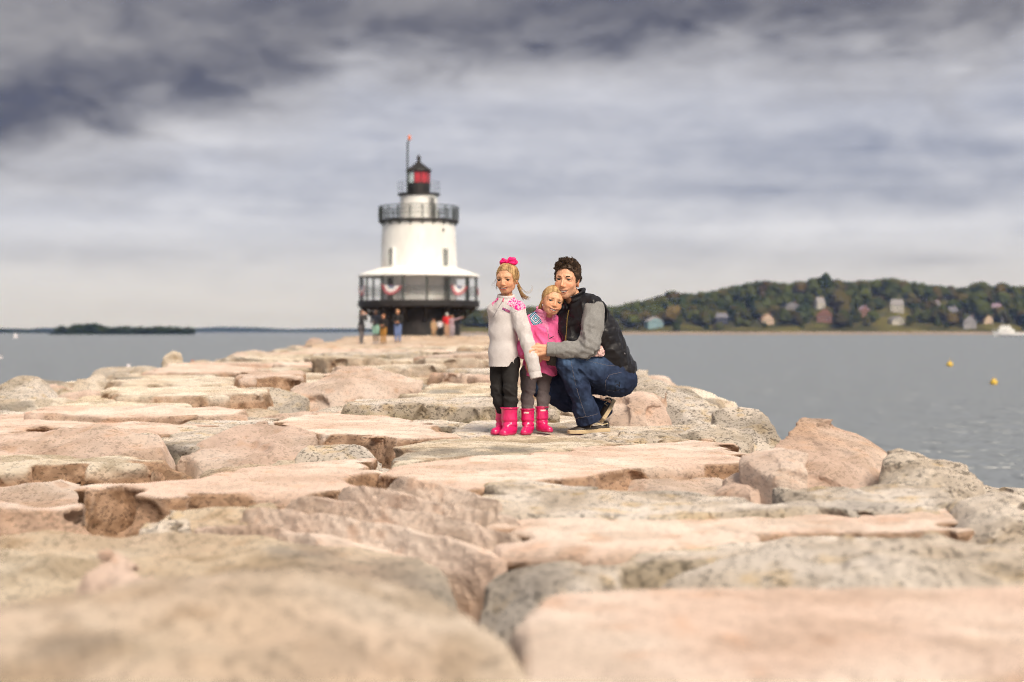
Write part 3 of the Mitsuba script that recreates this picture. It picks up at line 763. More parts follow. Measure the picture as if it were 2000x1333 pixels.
for k in range(72):
    a = 2 * math.pi * k / 72
    bars.append(rod((LX + lr(76.5) * math.cos(a), LD + lr(76.5) * math.sin(a), lz(431)), (LX + lr(76.5) * math.cos(a), LD + lr(76.5) * math.sin(a), lz(406)), .012, 4))
put(L + '__upper_netting', cat(bars), 'iron_rail', False, kind='stuff')
for v_ in (405.5, 413, 421):
    put(L + '__upper_rail', ring(lr(77), lz(v_), .04), 'iron_rail', True)
put(L + '__watch_room', lathe([(lr(38), lz(432)), (lr(36.5), lz(426)), (lr(36), lz(383)), (lr(20), lz(383))], 48, LC), 'white_paint', 30)
opening('watch_door', math.asin(25 / 36.5), lr(36.2), lz(428), lz(388), .52, 'dark_opening', 'white_paint')
put(L + '__lantern_deck', lathe([(lr(22), lz(384)), (lr(38), lz(384)), (lr(41.5), lz(381.5)), (lr(41.5), lz(379.5)), (lr(22), lz(379.5))], 48, LC), 'black_paint', 30)
for k in range(10):
    a = 2 * math.pi * (k + .25) / 10
    put(L + '__lantern_baluster', rod((LX + lr(40.5) * math.cos(a), LD + lr(40.5) * math.sin(a), lz(380)), (LX + lr(40.5) * math.cos(a), LD + lr(40.5) * math.sin(a), lz(357)), .018, 6), 'iron_rail', 30)
for v_ in (357, 368):
    put(L + '__lantern_rail', ring(lr(40.5), lz(v_), .015, 40), 'iron_rail', True)
put(L + '__lantern_drum', lathe([(lr(22), lz(380)), (lr(22.3), lz(361)), (lr(22.8), lz(360)), (lr(22.8), lz(359)), (0, lz(359))], 40, LC), 'black_paint', 30)
for k in range(10):                                       # ten panes round the lantern, those to the west painted pale as sky seen through glass
    a0, a1 = (2 * math.pi * (k + t) / 10 - math.pi / 2 - .35 for t in (.06, .94))
    q = np.array([[LX + lr(21.6) * math.cos(a), LD + lr(21.6) * math.sin(a), z_] for a in (a0, a1) for z_ in (lz(359), lz(337))] + [[LX + lr(20.6) * math.cos(a), LD + lr(20.6) * math.sin(a), z_] for a in (a0, a1) for z_ in (lz(359), lz(337))])
    mid = (a0 + a1) / 2
    put(L + '__lantern_pane', trimesh.convex.convex_hull(q), 'lamp_sky_tint' if math.cos(mid) < -.38 else 'lamp_red', False)
    a = a0 - .037
    put(L + '__lantern_mullion', rod((LX + lr(21.8) * math.cos(a), LD + lr(21.8) * math.sin(a), lz(359.5)), (LX + lr(21.8) * math.cos(a), LD + lr(21.8) * math.sin(a), lz(336)), .04, 6), 'black_paint', 30)
put(L + '__lantern_roof', lathe([(0, lz(337.2)), (lr(24.5), lz(337.2)), (lr(25), lz(335)), (lr(24), lz(332)), (lr(15), lz(326)), (lr(7), lz(320)), (lr(3.2), lz(316)), (lr(3), lz(312)), (0, lz(312))], 40, LC), 'black_paint', 25)
put(L + '__lantern_roof__finial', lathe([(lr(2.2), lz(314)), (lr(4), lz(311)), (lr(4.4), lz(308.5)), (lr(3), lz(306)), (lr(1), lz(304)), (0, lz(303))], 24, LC), 'black_paint', True)
mx, my = LX - lr(21), LD - lr(16)
put(L + '__mast', cat(tube([(mx, my, lz(382)), (mx + .01, my, lz(300)), (mx + .03, my, lz(281)), (mx + .13, my, lz(276))], .07, 8)), 'iron_rail', 30)
put(L + '__mast__beacon', lathe([(0, lz(277)), (.12, lz(276)), (.13, lz(270)), (.06, lz(267)), (0, lz(267))], 16, (mx + .17, my)), 'beacon_orange', 30)


def bunting(k0, k1, sag=0.0):
    """A pleated half-round fan of striped cloth hung from the rail between two posts."""
    a0, a1 = P16[k0], P16[k1]
    R = lr(114) + .12
    pa, pb = np.array([LX + R * math.cos(a0), LD + R * math.sin(a0)]), np.array([LX + R * math.cos(a1), LD + R * math.sin(a1)])
    out = np.array([math.cos((a0 + a1) / 2), math.sin((a0 + a1) / 2)])
    w = np.linalg.norm(pb - pa)
    e = (pb - pa) / w
    key = thing('bunting', None, None)
    n = 48
    bands = [('centre', 'flag_red', 0, .12), ('star_band', 'flag_blue', .12, .38), ('white_band', 'flag_white', .38, .70), ('red_band', 'flag_red', .70, 1.0)]
    for name, mat, r0, r1 in bands:
        vs = []
        for s_ in (r0, (r0 + r1) / 2, r1):
            for j in range(n + 1):
                t = math.pi * j / n
                pl = .05 * math.sin(j * math.pi / 2) * s_
                rx, rz = w / 2 * .92 * s_, .74 * s_ * (1 - .2 * sag * math.cos(t) ** 2)
                p = (pa + pb) / 2 + e * (-rx * math.cos(t)) + out * (.05 + pl)
                vs.append([*p, lz(561) - rz * math.sin(t) + .06 * s_ * math.sin(3 * t + k0)])
        vs = np.array(vs)
        i, j = np.meshgrid([0, 1], np.arange(n), indexing='ij')
        q = np.stack([i * (n + 1) + j, i * (n + 1) + j + 1, (i + 1) * (n + 1) + j + 1, (i + 1) * (n + 1) + j], -1).reshape(-1, 4)
        front = (vs, np.vstack([q[:, [0, 1, 2]], q[:, [0, 2, 3]]]))
        back = (vs - np.array([*(out * .012), 0]), front[1][:, ::-1])
        put(key + '__' + name, cat(front, back), mat, False)
    return key


for (a, b), lab in (((14, 15), 'striped bunting fan on the gallery rail, second from the left'), ((1, 2), 'striped bunting fan on the gallery rail, second from the right'),
                    ((12, 13), 'striped bunting fan at the left end of the gallery rail'), ((3, 4), 'striped bunting fan at the right end of the gallery rail')):
    tag(bunting(a, b), lab, 'bunting', 'bunting fans on the lighthouse gallery')
# ------------------------------------------------------------------ far shore, islands, boats, buoys
def foliage(p, n, uv):
    """uv.x: hue of the tree (0 dark fir green .. 1 autumn yellow), uv.y: random tone."""
    f = mikit.fbm(p.x * .35, p.y * .35, p.z * .35, octaves=3)
    a = mikit.mix((.018, .030, .013), (.054, .064, .018), mikit.smoothstep(0, .45, uv.x))
    a = mikit.mix(a, C3((.085, .060, .026)), mikit.smoothstep(.45, .75, uv.x))
    a = mikit.mix(a, C3((.20, .15, .035)), mikit.smoothstep(.8, 1, uv.x))
    return a * (.35 + .85 * uv.y + .45 * f) * .95


scene['foliage'] = two({'type': 'diffuse', 'reflectance': proc(foliage)})


def hill_ground(p, n, uv):
    f = mikit.fbm(p.x * .02, p.y * .05, 0, octaves=4)
    g = mikit.fbm(p.x * .3, p.y * .3, p.z * .3, octaves=3)
    c = mikit.mix((.05, .055, .02), (.13, .12, .035), mikit.smoothstep(.35, .65, f))
    c = mikit.mix(c, C3((.10, .065, .035)), .6 * mikit.smoothstep(.5, .7, g))
    beach = mikit.mix((.34, .27, .22), (.24, .19, .15), g)
    return mikit.mix(beach, c, mikit.smoothstep(-.4, 1.2, p.z + 2.0 * g - 1.0))


scene['hill_ground'] = two({'type': 'diffuse', 'reflectance': proc(hill_ground)})
plain('trunk_bark', (.07, .05, .035), .9)


def grid_mesh(A):
    n, m = A.shape[:2]
    i, j = np.meshgrid(np.arange(n - 1), np.arange(m - 1), indexing='ij')
    q = np.stack([i * m + j, i * m + j + 1, (i + 1) * m + j + 1, (i + 1) * m + j], -1).reshape(-1, 4)
    return A.reshape(-1, 3), np.vstack([q[:, [0, 1, 2]], q[:, [0, 2, 3]]])


SKYLINE = np.array([(800, 640), (860, 612), (900, 604), (1040, 598), (1200, 596), (1240, 588), (1280, 581), (1312, 567), (1345, 571), (1395, 567), (1440, 556), (1490, 545), (1540, 552), (1580, 545), (1612, 539), (1640, 548), (1700, 546), (1730, 541),
                    (1780, 547), (1810, 557), (1840, 555), (1872, 560), (1892, 556), (1920, 547), (1940, 559), (1956, 552), (2000, 558), (2100, 565), (2300, 590)], float)
HD = [1800, 1804, 1812, 1840, 1890, 1950, 2020, 2100, 2180]


def hill_z(u, D):
    top = np.interp(u, SKYLINE[:, 0], SKYLINE[:, 1])
    crest = np.maximum((648 - top) * 2050 / FOCAL - 13, 1.5)             # trees stand on it
    return np.interp(D, HD, [-3.6, -1.9, .6, 4.0, 13, 28, 44, 50, 50]) * np.clip(crest / 55, .05, 2) ** np.clip((np.asarray(D) - 1812) / 150, .12, 1)


us = np.linspace(780, 2300, 160)
A = np.array([[[(u - 1000) / FOCAL * D, D, hill_z(u, D) + (0 if D < 1810 else 1.2 * math.sin(u * .05 + D))] for u in us] for D in HD + [2400]])
A[-1, :, 2] = -8
put('hill', grid_mesh(A), 'hill_ground', True, label='low wooded hill with houses across the water on the right', kind='structure')

ICO1, ICO2 = trimesh.creation.icosphere(1), trimesh.creation.icosphere(2)


def crown(r, height, width, lumps=9, conifer=False):
    """A tree crown of many overlapping ragged clumps with leaf-bunch facets."""
    ms = []
    if conifer:
        for k in range(6):
            t = k / 6
            m = ICO1.copy()
            m.vertices *= (width * .5 * (1 - t * .95), width * .5 * (1 - t * .95), height * .15)
            m.vertices += (r.uniform(-.05, .05) * width, r.uniform(-.05, .05) * width, height * (.15 + .8 * t))
            ms.append(m)
    else:
        for k in range(lumps):
            a, q = r.uniform(0, 6.28), math.sqrt(r.random())
            z = r.uniform(.35, .86)
            s = width * r.uniform(.20, .32)
            rad = width * .36 * q * math.sin(math.pi * min(1, z * .9 + .05))
            m = ICO1.copy()
            m.vertices *= (s, s, s * r.uniform(.75, 1.0))
            m.vertices += (rad * math.cos(a), rad * math.sin(a), height * z)
            ms.append(m)
    m = trimesh.util.concatenate(ms)
    c = m.vertices.copy()
    m.vertices += m.vertex_normals * ((vn(c * 1.7 / (width * .12), r.integers(30)) - .5)[:, None] * width * .13) + r.normal(0, width * .012, c.shape)
    return m


r = np.random.default_rng(77)
protos = [crown(r, 1, .85, 11) for _ in range(7)] + [crown(r, 1, .45, conifer=True) for _ in range(2)]


def wood(key, spots, label):
    V, F, U, at = [], [], [], 0
    for x, y, z, h, w, hue, k in spots:
        m = protos[k]
        a = r.uniform(0, 6.28)
        R = np.array([[math.cos(a) * w, -math.sin(a) * w, 0], [math.sin(a) * w, math.cos(a) * w, 0], [0, 0, h]])
        V.append(m.vertices @ R.T + (x, y, z))
        F.append(m.faces + at)
        U.append(np.tile([hue, r.random()], (len(m.vertices), 1)))
        at += len(m.vertices)
    put(key, (np.vstack(V), np.vstack(F)), 'foliage', True, np.vstack(U), label=label, category='wood', kind='stuff')


HOUSES = [  # u, v of the foot, width px, height px, roof share, wall, roof, label
    (1277, 640, 40, 24, .4, 'wall_blue', 'roof_pale', 'turquoise blue house low on the shore, nearest the man'),
    (1410, 634, 30, 26, .4, 'wall_navy', 'roof_slate', 'dark navy house half hidden in trees'),
    (1498, 631, 30, 21, .55, 'wall_cream', 'roof_orange', 'small cream house with an orange gable above the beach'),
    (1548, 605, 34, 17, .45, 'wall_grey', 'roof_slate', 'grey house on the slope left of the brick mansion'),
    (1601, 603, 22, 26, .5, 'wall_white', 'roof_pale', 'white house with a tall gable above the red brick mansion'),
    (1610, 627, 38, 27, .5, 'wall_brick', 'roof_red', 'red brick mansion with a red roof over the lawn'),
    (1686, 620, 30, 26, .4, 'wall_brick', 'roof_mauve', 'reddish house with a mauve grey roof right of the mansion'),
    (1752, 609, 32, 28, .45, 'wall_white', 'roof_pale', 'big white gabled house high among the trees'),
    (1750, 631, 34, 15, .4, 'wall_white', 'roof_slate', 'low white house below the big white gabled house'),
    (1829, 602, 20, 19, .5, 'wall_grey', 'roof_mauve', 'grey gable high in the trees on the right'),
    (1860, 622, 26, 26, .45, 'wall_white', 'roof_slate', 'white house halfway up the slope at the right'),
    (1894, 640, 32, 28, .5, 'wall_grey', 'roof_slate', 'pale grey shingled house near the water at the right'),
    (1927, 633, 24, 20, .5, 'wall_cream', 'roof_tan', 'tan house behind the white motor boat'),
    (1946, 606, 24, 15, .55, 'wall_grey', 'roof_mauve', 'house with a pink mauve roof at the far right of the slope'),
    (1503, 562, 12, 8, .5, 'wall_grey', 'roof_mauve', 'grey gable showing between the trees on the ridge')]
for k_, c_ in dict(wall_blue=(.20, .33, .38), wall_navy=(.02, .025, .06), wall_cream=(.55, .42, .32), wall_grey=(.32, .31, .33), wall_white=(.46, .44, .41), wall_brick=(.20, .10, .08), roof_pale=(.27, .26, .27), roof_slate=(.16, .16, .19),
                   roof_orange=(.32, .20, .13), roof_red=(.26, .11, .09), roof_mauve=(.26, .19, .24), roof_tan=(.24, .19, .12)).items():
    plain(k_, c_, .8)
plots = []
for n_, (u, v, w, h, share, wm, rm, lab) in enumerate(HOUSES):
    Ds = np.linspace(1812, 2150, 400)
    zs = EYE[2] + (648 - v) * Ds / FOCAL
    D = Ds[np.argmin(np.abs(hill_z(u, Ds) - zs))] if v > 570 else 2050.0
    z0 = EYE[2] + (648 - v) * D / FOCAL
    x0 = (u - 1000) / FOCAL * D
    s = D / FOCAL
    W_, H_ = .75 * w * s, .85 * h * s
    hw, d_ = H_ * (1 - share), W_ * .7
    plots.append((u, D, w))
    k = thing('house', lab, 'house', 'houses on the wooded hill')
    rot = (.25, -.2, .1, -.3)[n_ % 4]
    at = (x0, D, z0)
    put(k + '__wall', box(-W_ / 2, W_ / 2, -d_ / 2, d_ / 2, -6, hw, rot, at), wm, False)
    e = .06 * W_
    gable = n_ % 3 != 1
    if gable:      # ridge runs front to back: gable end to the water
        pr = np.array([[x * (W_ / 2 + e), y * (d_ / 2 + e), z] for y in (-1, 1) for x, z in ((-1, hw - .3), (1, hw - .3), (0, H_))])
    else:
        pr = np.array([[-W_ / 2 - e, -d_ / 2 - e, hw], [W_ / 2 + e, -d_ / 2 - e, hw], [-W_ / 2 - e, d_ / 2 + e, hw], [W_ / 2 + e, d_ / 2 + e, hw], [-W_ * .42, 0, H_], [W_ * .42, 0, H_]])
    m = trimesh.convex.convex_hull(pr)
    M = trimesh.transformations.translation_matrix(at) @ trimesh.transformations.rotation_matrix(rot, [0, 0, 1])
    m.apply_transform(M)
    rk = put(k + '__roof', m, rm, False)
    if gable:
        g = trimesh.convex.convex_hull(np.array([[x * W_ / 2 * .94, y, z] for y in (-d_ / 2 - e - .15, -d_ / 2 - e + .3) for x, z in ((-1, hw - .2), (1, hw - .2), (0, H_ - .09 * W_))]))
        g.apply_transform(M)
        put(k + '__gable', g, wm, False)
    ch = box(W_ * .18, W_ * .18 + 1.2, -.6, .6, hw, H_ + 1.6, rot, at)
    put(rk + '__chimney', ch, 'wall_brick', False)
    rows, cols = max(1, int(hw / 4)), max(2, int(W_ / 4.2))
    for i in range(rows):
        for j in range(cols):
            wx, wz = -W_ / 2 + (j + .5) * W_ / cols, (i + .5) * hw / rows
            put(k + '__window', box(wx - .7, wx + .7, -d_ / 2 - .08, -d_ / 2 + .2, wz - 1.0, wz + 1.0, rot, at), 'window_glass', False)
            put(k + '__window_frame', cat(box(wx - .95, wx + .95, -d_ / 2 - .14, -d_ / 2, wz - 1.3, wz - 1.02, rot, at), box(wx - .95, wx + .95, -d_ / 2 - .14, -d_ / 2, wz + 1.02, wz + 1.3, rot, at)), 'wall_white', False)
    put(k + '__door', box(-.7, .7, -d_ / 2 - .1, -d_ / 2 + .2, 0.05, 2.3, rot, (x0 + .2 * W_ * math.cos(rot), D + .2 * W_ * math.sin(rot), z0)), 'wall_navy', False)

spots = []
tries = 0
while len(spots) < 1400 and tries < 20000:
    tries += 1
    u, D = r.uniform(830, 2200), 1815 + 300 * r.random() ** .7
    z = float(hill_z(u, D))
    s = D / FOCAL
    h = r.uniform(13, 21) if D > 1850 else r.uniform(6, 12)
    if D > 2000:
        h = float(np.clip(EYE[2] + (648 - np.interp(u, SKYLINE[:, 0], SKYLINE[:, 1])) * s - z, 10, 34)) * r.uniform(.82, 1.0)
    w = min(h, 20) * r.uniform(.85, 1.35)
    vt, vb = 648 - (z + h - EYE[2]) / s, 648 - (z - EYE[2]) / s
    if vt < np.interp(u, SKYLINE[:, 0], SKYLINE[:, 1]) - 1:
        continue
    if any(abs(u - a) < (b / 2 + w * .4 / s) and D < c + 10 and D > c - 34 for a, c, b in plots):
        continue
    if D < 1850 and (1630 < u < 1790 or r.random() < .45):
        continue
    hue = float(r.choice([.12, .3, .42, .5, .6, .68, .45], p=[.12, .2, .2, .15, .15, .1, .08])) + r.uniform(-.08, .08)
    spots.append((u / 1 * 0 + (u - 1000) / FOCAL * D, D, z - .06 * h, h, w, hue, int(r.integers(7)) if r.random() < .93 else 7 + int(r.integers(2))))
wood('wood', spots, 'dark autumn wood covering the hill across the water')


def tree(u, v, hpx, wpx, hue, label, kind=0):
    Ds = np.linspace(1812, 2150, 400)
    D = Ds[np.argmin(np.abs(hill_z(u, Ds) - (EYE[2] + (648 - v) * Ds / FOCAL)))]
    s = D / FOCAL
    x0, z0, h, w = (u - 1000) / FOCAL * D, float(hill_z(u, D)), hpx * s, wpx * s
    k = thing('tree', label, 'tree')
    put(k + '__trunk', cat(tube([(x0, D, z0 - 1), (x0 + .2, D, z0 + h * .35), (x0 - .3, D, z0 + h * .7)], [.06 * w, .04 * w, .015 * w], 8)), 'trunk_bark', 30)
    m = crown(r, h, w, 16, kind == 1)
    m.vertices += (x0, D, z0)
    put(k + '__crown', m, 'foliage', True, np.tile([hue, .6], (len(m.vertices), 1)))


tree(1316, 638, 40, 34, .88, 'yellowing tree right of the turquoise house')
tree(1640, 628, 62, 44, .62, 'dark rounded tree right of the brick mansion')
tree(1612, 575, 40, 26, .15, 'tall dark tree sticking up on the ridge')
tree(1908, 632, 62, 52, .40, 'broad lit green tree at the right behind the shingled house')
tree(1493, 612, 38, 18, .05, 'dark conifer above the small cream house', 1)
tree(1675, 628, 26, 16, .55, 'small bush like tree between the brick mansion and the reddish house')

# islands to the left
def land(key, D, depth, sky, label, ground=-3.0):
    sky = np.array(sky, float)
    us = np.linspace(sky[0, 0], sky[-1, 0], 120)
    top = EYE[2] + (648 - np.interp(us, sky[:, 0], sky[:, 1])) * D / FOCAL
    rows = []
    for t, k in ((0, 0), (.06, .35), (.5, 1), (.9, .5), (1, 0)):
        rows.append(np.stack([(us - 1000) / FOCAL * (D + depth * t), np.full(120, D + depth * t), ground + (top - ground) * k], 1))
    put(key, grid_mesh(np.array(rows)), 'foliage', True, np.tile([.02, .3], (600, 1)), label=label, kind='structure')
    return us, top


ISLE = [(96, 653), (110, 647), (116, 637), (122, 635), (127, 640), (131, 641), (138, 634), (150, 633), (165, 632), (186, 631), (200, 635), (218, 641), (230, 637), (256, 637), (280, 641), (300, 637), (326, 636), (346, 638), (366, 645), (381, 653)]
low = [(u, 650 + (v - 650) * .45) for u, v in ISLE]
land('island', 1700, 120, low, 'low dark island on the left horizon')
spots = []
for _ in range(420):
    u, D = r.uniform(108, 378), 1700 + 110 * r.random()
    zt = EYE[2] + (648 - np.interp(u, *np.array(ISLE).T)) * D / FOCAL
    h = r.uniform(5, 8.5)
    spots.append(((u - 1000) / FOCAL * D, D, max(-2.0, zt - h * r.uniform(1, 1.5)), h, h * r.uniform(.6, 1), r.uniform(0, .2), int(r.integers(9))))
wood('island_wood', spots, 'dark trees covering the low island on the left')
land('far_hills', 6200, 900, [(-400, 643), (-100, 642), (60, 643), (75, 640), (110, 640.5), (200, 644), (380, 641), (430, 638), (500, 639.5), (560, 643), (640, 641.5), (700, 642), (800, 640), (900, 645), (1000, 653)], 'distant blue coast along the left horizon', -3.4)
land('near_coast', 3300, 300, [(-500, 639), (-60, 640), (0, 641.5), (50, 642.5), (85, 644), (100, 647), (118, 653)], 'low dark coast at the far left edge of the horizon')

# boats and buoys
plain('gel_coat', (.78, .78, .78), .25)
plain('sail_cloth', (.72, .68, .70), .7)
plain('buoy_yellow', (.62, .42, .06), .45)
plain('buoy_white', (.72, .66, .68), .45)
plain('buoy_orange', (.45, .16, .08), .5)


def hull_shape(x0, length, beam, z0, zbow, zstern, y):
    pts, f = [], []
    n = 24
    for i in range(n + 1):
        t = i / n
        half = beam / 2 * (math.sin(min(1, t * 2.2) * math.pi / 2) if t < .5 else 1 - .12 * (t - .5) * 2)
        zd = zbow + (zstern - zbow) * t ** .8
        rake = (1 - t) ** 3 * .06 * length
        for a, zz, hf in ((-1, zd, 1), (-1, z0 + .3 * (zd - z0), .85), (0, z0 - .3, 0), (1, z0 + .3 * (zd - z0), .85), (1, zd, 1)):
            pts.append([x0 + t * length + rake * (1 - (zz - z0) / (zd - z0 + 1e-6)), y + a * half * hf + (0 if a else 0), zz])
    m = 5
    for i in range(n):
        for j in range(m - 1):
            a = i * m + j
            f += [[a, a + 1, a + m + 1], [a, a + m + 1, a + m]]
        a = i * m
        f += [[a, a + m, a + m + 4], [a, a + m + 4, a + 4]]
    e = n * m
    f += [[e, e + 1, e + 4], [e + 1, e + 3, e + 4], [e + 1, e + 2, e + 3]]
    return np.array(pts), np.array(f)


bd = 1100.0
s = bd / FOCAL
bx = (1938 - 1000) * s
Bt = thing('motor_boat', 'white motor boat with a cabin and mast near the right shore', 'boat')
put(Bt + '__hull', hull_shape(bx, 84 * s, 7.5, WATER_Z, WATER_Z + 10 * s, WATER_Z + 6 * s, bd), 'gel_coat', False)
for nm, a, b, z0, z1, w_, sl in (('cabin', 12, 40, 6, 14, 4.6, 2.4), ('wheelhouse', 15, 33, 13.6, 21, 3.8, 2.6)):
    q = np.array([[bx + x * s, bd + y * w_ / 2, WATER_Z + z * s] for y in (-1, 1) for x, z in ((a - sl, z0), (b + sl, z0), (a + sl, z1), (b, z1))])
    ck = put(Bt + '__' + nm, trimesh.convex.convex_hull(q), 'gel_coat', False)
    for i in range(4):
        xa = bx + (a + 3 + i * (b - a - 5) / 4) * s
        put(ck + '__window', box(xa, xa + (b - a - 12) / 4 * s, bd - w_ / 2 - .06, bd - w_ / 2 + .3, WATER_Z + (z0 + .62 * (z1 - z0) - 1.2) * s, WATER_Z + (z0 + .62 * (z1 - z0) + 1.2) * s), 'window_glass', False)
put(Bt + '__mast', rod((bx + 20 * s, bd, WATER_Z + 20 * s), (bx + 20 * s, bd, WATER_Z + 36 * s), .12), 'gel_coat', 30)
put(Bt + '__bow_rail', cat(tube([(bx + .5, bd - .5, WATER_Z + 10 * s), (bx + .2, bd, WATER_Z + 13.5 * s), (bx + 5 * s, bd - 2.5, WATER_Z + 13 * s), (bx + 11 * s, bd - 3.2, WATER_Z + 12 * s)], .12, 6)), 'gel_coat', 30)

sd = 760.0
s = sd / FOCAL
sx = (30 - 1000) * s
Sb = thing('sailing_dinghy', 'tiny white sailing dinghy off the far left coast', 'boat')
put(Sb + '__hull', hull_shape(sx - 1.2, 2.6, 1.1, WATER_Z, WATER_Z + .5, WATER_Z + .4, sd), 'gel_coat', False)
put(Sb + '__mast', rod((sx - .2, sd, WATER_Z + .3), (sx - .2, sd, WATER_Z + 3.4), .04), 'gel_coat', 30)
put(Sb + '__mainsail', trimesh.convex.convex_hull(np.array([[sx - .15, sd, WATER_Z + .7], [sx + 1.3, sd + .15, WATER_Z + .7], [sx - .15, sd, WATER_Z + 3.3], [sx + .5, sd + .2, WATER_Z + 1.5]])), 'sail_cloth', False)
put(Sb + '__jib', trimesh.convex.convex_hull(np.array([[sx - .25, sd, WATER_Z + .7], [sx - 1.2, sd + .05, WATER_Z + .6], [sx - .22, sd, WATER_Z + 2.8], [sx - .6, sd + .12, WATER_Z + 1.2]])), 'sail_cloth', False)


def buoy(u, v, rad, mat, label):
    p = onz(u, v, WATER_Z + rad * .5)
    k = thing('buoy', label, 'buoy', 'small floats on the water')
    put(k + '__float', lathe([(0, -rad * 1.1), (rad * .6, -rad * .9), (rad, -.2 * rad), (rad, .35 * rad), (rad * .62, .9 * rad), (rad * .3, 1.05 * rad), (0, 1.1 * rad)], 20, p[:2]) if False else
        (lambda m: (m[0] + [0, 0, p[2]], m[1]))(lathe([(0, -rad * 1.1), (rad * .6, -rad * .9), (rad, -.2 * rad), (rad, .35 * rad), (rad * .62, .9 * rad), (rad * .3, 1.05 * rad), (0, 1.1 * rad)], 20, p[:2])), mat, True)
    put(k + '__spindle', rod((p[0], p[1], p[2] + rad), (p[0] + .02, p[1], p[2] + rad * 1.7), rad * .1, 8), mat, 30)


buoy(1855, 713, .33, 'buoy_yellow', 'yellow buoy on the right water, the farther one')
buoy(1941, 748, .25, 'buoy_yellow', 'yellow buoy on the right water, the nearer one')
buoy(251, 716, .20, 'buoy_white', 'white buoy on the water at the left')
buoy(1, 700, .22, 'buoy_white', 'white buoy cut by the left edge of the picture')
buoy(376, 706, .16, 'buoy_orange', 'small dull orange float beside the pointed stone')

# the air: a little haze that turns the far coast blue
scene['air'] = {'type': 'homogeneous', 'albedo': {'type': 'rgb', 'value': [.94, .95, .97]}, 'sigma_t': {'type': 'rgb', 'value': [2.0e-5, 2.8e-5, 5.4e-5]}}
scene['haze'] = {'type': 'cube', 'to_world': T().translate([0, 3500, 40]).scale([7000, 4500, 50]), 'bsdf': {'type': 'null'}, 'interior': {'type': 'ref', 'id': 'air'}}
tag('haze', 'thin sea air between the breakwater and the far coast', kind='stuff')
scene['camera']['medium'] = {'type': 'ref', 'id': 'air'}
# ------------------------------------------------------------------ people: bodies and clothes as signed distances, one mesh each
scene['skin'] = two({'type': 'principled', 'base_color': {'type': 'mesh_attribute', 'name': 'vertex_color'}, 'roughness': .48, 'specular': .4})
scene['hair_fibre'] = two({'type': 'principled', 'base_color': {'type': 'mesh_attribute', 'name': 'vertex_color'}, 'roughness': .6, 'specular': .3})
scene['printed_cloth'] = two({'type': 'principled', 'base_color': {'type': 'mesh_attribute', 'name': 'vertex_color'}, 'roughness': .85, 'specular': .2})


def cloth(key, a, b, scale=420.0, rough=.85, sheen=.0, heather=.5, weave=.0006):
    """Woven or knitted cloth: two thread tones mixed by fine noise, with a thread-scale bump."""
    def col(p, n, uv):
        f = mikit.noise(p.x * scale, p.y * scale, p.z * scale)
        g = mikit.fbm(p.x * 30, p.y * 30, p.z * 30, octaves=2)
        return mikit.mix(a, b, dr.clip(heather * f + (1 - heather) * g, 0, 1))
    scene[key] = two({'type': 'principled', 'base_color': proc(col), 'roughness': rough, 'sheen': sheen, 'specular': .25})


cloth('grey_fleece', (.46, .43, .435), (.64, .61, .61))
cloth('pink_fleece', (.70, .09, .27), (.80, .18, .40))
cloth('light_pink_fleece', (.78, .24, .44), (.86, .36, .56))
cloth('deep_pink_cloth', (.58, .03, .17), (.68, .05, .22))
cloth('black_legging', (.012, .011, .012), (.032, .030, .030))
cloth('grey_legging', (.10, .082, .088), (.16, .135, .14))
cloth('grey_shirt', (.16, .16, .16), (.28, .278, .275), heather=.7)
cloth('dark_grey_shirt', (.06, .058, .056), (.10, .095, .09))  # same shirt, with the shade on its far sleeve put into the colour
cloth('denim', (.014, .026, .060), (.040, .065, .125), heather=.6)
plain('vest_black', (.010, .0095, .012), .42, spec=.4)
plain('vest_lining', (.05, .05, .055), .6)
plain('zip_brass', (.45, .33, .12), .35, metallic=.8)
plain('zip_grey', (.25, .23, .25), .5)
plain('zip_pink', (.70, .02, .12), .4)
plain('rubber_pink', (.62, .014, .125), .16, spec=.6, clearcoat=.5)
plain('rubber_sole', (.50, .03, .11), .4)
plain('boot_label', (.78, .70, .66), .5)
plain('shoe_leather', (.040, .030, .024), .5)
plain('shoe_sole', (.52, .40, .25), .7)
plain('shoe_lace', (.66, .54, .33), .7)
plain('bow_pink', (.80, .008, .17), .5)
plain('gold', (.75, .6, .35), .25, metallic=1.0)
plain('teeth', (.74, .70, .62), .25)
plain('belt_brown', (.09, .05, .03), .5)


def J(*rows):
    """Joints given as (u, v, depth, radius)."""
    return [(W(u, v, D), rad) for u, v, D, rad in rows]


def seg(p, a, ra, b, rb):
    ba = b - a
    t = np.clip(((p - a) @ ba) / max(ba @ ba, 1e-9), 0, 1)
    return np.linalg.norm(p - a - t[:, None] * ba, axis=1) - (ra + (rb - ra) * t)


def chain(p, c, k=.02):
    d = None
    for (a, ra), (b, rb) in zip(c[:-1], c[1:]):
        s_ = seg(p, a, ra, b, rb)
        d = s_ if d is None else smin(d, s_, k)
    return d


def union(p, cs, k=.02):
    d = None
    for c in cs:
        s_ = chain(p, c, k * .6)
        d = s_ if d is None else smin(d, s_, k)
    return d


def ell(q, c, r_):
    q = (q - np.asarray(c)) / np.asarray(r_)
    k0 = np.linalg.norm(q, axis=1)
    k1 = np.linalg.norm(q / np.asarray(r_), axis=1)
    return k0 * (k0 - 1) / np.maximum(k1, 1e-9)


